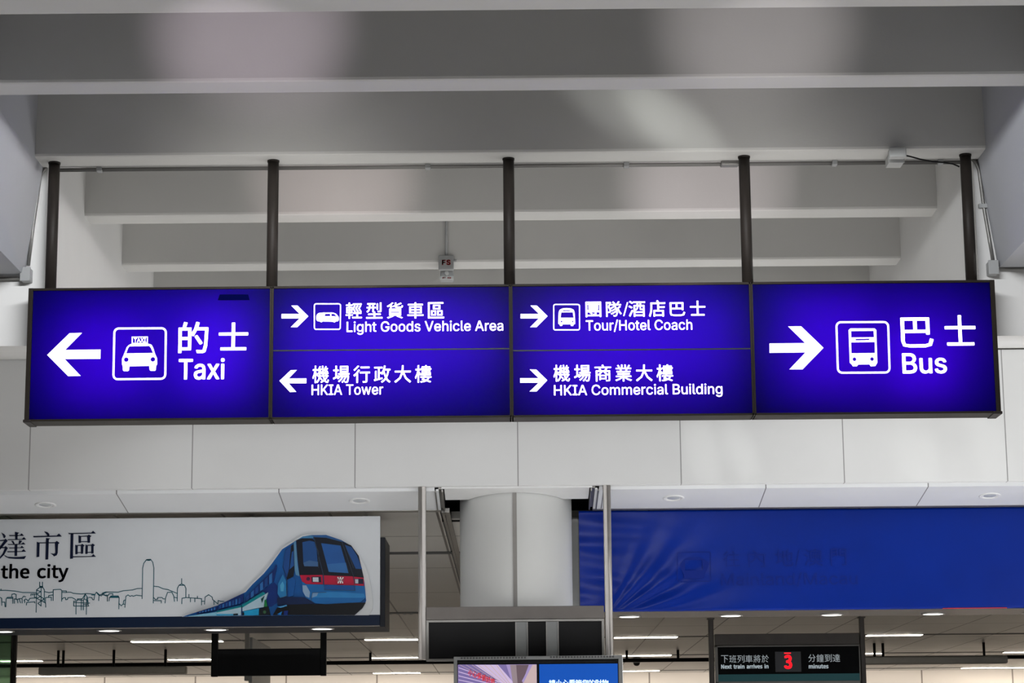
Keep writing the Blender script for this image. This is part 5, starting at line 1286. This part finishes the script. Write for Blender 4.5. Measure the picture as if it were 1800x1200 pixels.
YK = 36.0
t = thing('hanging_sign', 'plain black sign panel on two black posts under the advertising board', 'sign', (P(472, 1100, YK).x, YK, ZH))
for a, b in ((371.5, 383), (563, 573.5)):
    x0, x1 = P(a, 1130, YK).x, P(b, 1130, YK).x
    bm = new_bm(); box(bm, x0, x1, YK, YK + .1, P(472, 1188, YK).z, ZH + .01, .01); obj('post', bm, M_black, t)
x0, x1 = P(372, 1150, YK).x, P(572, 1150, YK).x
bm = new_bm(); box(bm, x0 + .03, x1 - .03, YK + .015, YK + .12, P(472, 1187, YK).z, P(472, 1139.5, YK).z, .008); obj('panel', bm, M_blackpanel, t)

YE = 44.0
t = thing('hanging_sign', 'grey sign seen nearly edge-on behind the plain black sign', 'sign', (P(440, 1120, YE).x, YE, ZH))
x0, x1 = P(430, 1150, YE).x, P(438, 1150, YE).x
bm = new_bm(); box(bm, x0, x1, YE, YE + .1, P(440, 1196, YE).z, ZH + .01, .01); obj('post', bm, M_fix, t)
bm = new_bm(); box(bm, x1 - .02, x1 + .05, YE + .1, YE + 3.4, P(440, 1199, YE).z, P(440, 1119, YE).z, .01); obj('panel', bm, M_boxlight, t)

def duct(px0, px1, pyt, pyb, Y, label, hang):
    xm = (px0 + px1) / 2
    a, b = P(px0, (pyt + pyb) / 2, Y).x, P(px1, (pyt + pyb) / 2, Y).x
    zt_, zb_ = P(xm, pyt, Y).z, P(xm, pyb, Y).z
    t = thing('light_housing', label, 'light housing', ((a + b) / 2, Y, ZH))
    bm = new_bm(); box(bm, a, b, Y, Y + .25, zb_, zt_, .03); obj('casing', bm, M_fix, t)
    for h in hang:
        x = P(h, pyt, Y).x
        bm = new_bm(); rod(bm, (x, Y + .12, zt_ - .01), (x, Y + .12, ZH + .01), .03, 10); obj('hanger', bm, M_black, t)
duct(67, 327, 1171.5, 1184.5, 50.0, 'long grey housing hung from the hall ceiling at left, beyond the advertising board', (100, 109, 198, 289))
duct(1500, 1772, 1153, 1166.5, 50.0, 'long grey housing hung from the hall ceiling at right, beyond the train display', (1539, 1554, 1732))
bm = new_bm()
pz = P(900, 1162, 52.0).z
rod(bm, (-16, 52, pz), (16, 52, pz), .045, 12)
t = thing('cable_pipe', 'long black pipe running across the far hall under the ceiling', 'pipe', (0, 52, ZH))
obj('pipe', bm, M_black, t)
for px in (651, 1102, 1192):
    x = P(px, 1160, 52).x
    bm = new_bm(); rod(bm, (x, 52, pz), (x, 52, ZH + .01), .03, 10); obj('hanger', bm, M_black, t)

# dome camera
YO = depth_for(ZH, 1155, 1119)
pc = P(1119, 1163, YO)
t = thing('dome_camera', 'small white dome security camera under the hall ceiling beside the monitor', 'camera', (pc.x, YO, ZH))
bm = new_bm(); lathe(bm, [(.03, ZH - pc.z + .005), (.03, .12), (.09, .10), (.10, .0), (.09, -.02)], pc, 24); obj('housing', bm, M_boxlight, t)
bm = new_bm(); rr = lathe(bm, [(.085, -.015), (.08, -.05), (.055, -.085), (.02, -.098)], pc, 24); bm.faces.new(rr[-1]); obj('dome', bm, M_dome, t)

# glass partition at the left border
YGp = 33.0
t = thing('glass_partition', 'green-tinted glass pane with a dark upright at the left border', 'partition', (P(20, 1150, YGp).x, YGp, 0))
a, b = P(18.5, 1160, YGp).x, P(28, 1160, YGp).x
bm = new_bm()
for q in (0, .34, .68):
    box(bm, a + (b - a) * q, a + (b - a) * (q + .3), YGp, YGp + .08, 0, ZH + .01, .006)
box(bm, a + .005, b - .005, YGp + .02, YGp + .07, 0, ZH)
obj('upright', bm, M_pole, t)
bm = new_bm(); box(bm, a - 5, a + .01, YGp + .03, YGp + .042, 0, ZH + .005); obj('pane', bm, M_glass, t)

# ceiling light slots and lit lengths in three rows, and two nearer dim slots
def slot_row(py, w=.10, name='trim_11'):
    Y = depth_for(ZH, py)
    bm = new_bm(); box(bm, -16, 16, Y - w / 2, Y + w / 2, ZH - .004, ZH + .01); struct(name, bm, M_slot)
    return Y
rows = []
for k, (py, w) in enumerate(((970, .30), (1075, .30), (1121, .34), (1153, .34), (1180, .34))):
    rows.append(slot_row(py, w, 'trim_%d' % (11 + k)))
first = None
where = {2: 'in the nearest lit ceiling row', 3: 'in the middle lit ceiling row', 4: 'in the farthest lit ceiling row'}
for row, px0, px1, lb in ((2, 230, 393, 'behind the posts of the black sign'), (2, 640, 736, 'left of the silver display post'), (2, 1078, 1192, 'right of the silver display post'), (2, 1522, 1622, 'right of the train display'),
                          (3, 0, 75, 'by the glass partition'), (3, 295, 372, 'left of the black sign'), (3, 648, 736, 'left of the silver display post'), (3, 1078, 1181, 'right of the silver display post'), (3, 1512, 1553, 'right of the train display'), (3, 1764, 1880, 'at the right border'),
                          (4, 26, 150, 'under the left grey housing'), (4, 655, 740, 'left of the silver display post'), (4, 1094, 1160, 'below the dome camera'), (4, 1690, 1900, 'under the right grey housing')):
    Y = rows[row]
    py = (1121, 1153, 1180)[row - 2] 
    a, b = P(px0, py, Y).x, P(px1, py, Y).x
    t = thing('ceiling_light', 'lit strip light %s, %s' % (where[row], lb), 'ceiling light', ((a + b) / 2, Y, ZH), 'strip lights in the hall ceiling')
    bm = new_bm(); box(bm, a, b, Y - .16, Y + .16, ZH - .012, ZH + .004, .003); obj('frame', bm, M_alu, t)
    bm = new_bm(); box(bm, a + .02, b - .02, Y - .14, Y + .14, ZH - .02, ZH - .008, .003); obj('tube', bm, M_tube, t)
# small spots in the dim slot beside the board
Y = rows[1]
t = thing('light_bar', 'dim slot light with four small points beside the advertising board', 'ceiling light', (P(705, 1082, Y).x, Y, ZH))
a, b = P(650, 1075, Y).x, P(734, 1075, Y).x
bm = new_bm(); box(bm, a, b, Y - .1, Y + .1, ZH - .02, ZH + .003, .004); obj('channel', bm, M_trim, t)
for px in (687, 699, 711, 723):
    x = P(px, 1082, Y).x
    bm = new_bm(); lathe(bm, [(.03, 0), (.026, -.012), (.004, -.016)], (x, Y, ZH - .018), 12); obj('lamp', bm, M_deadlens, t)
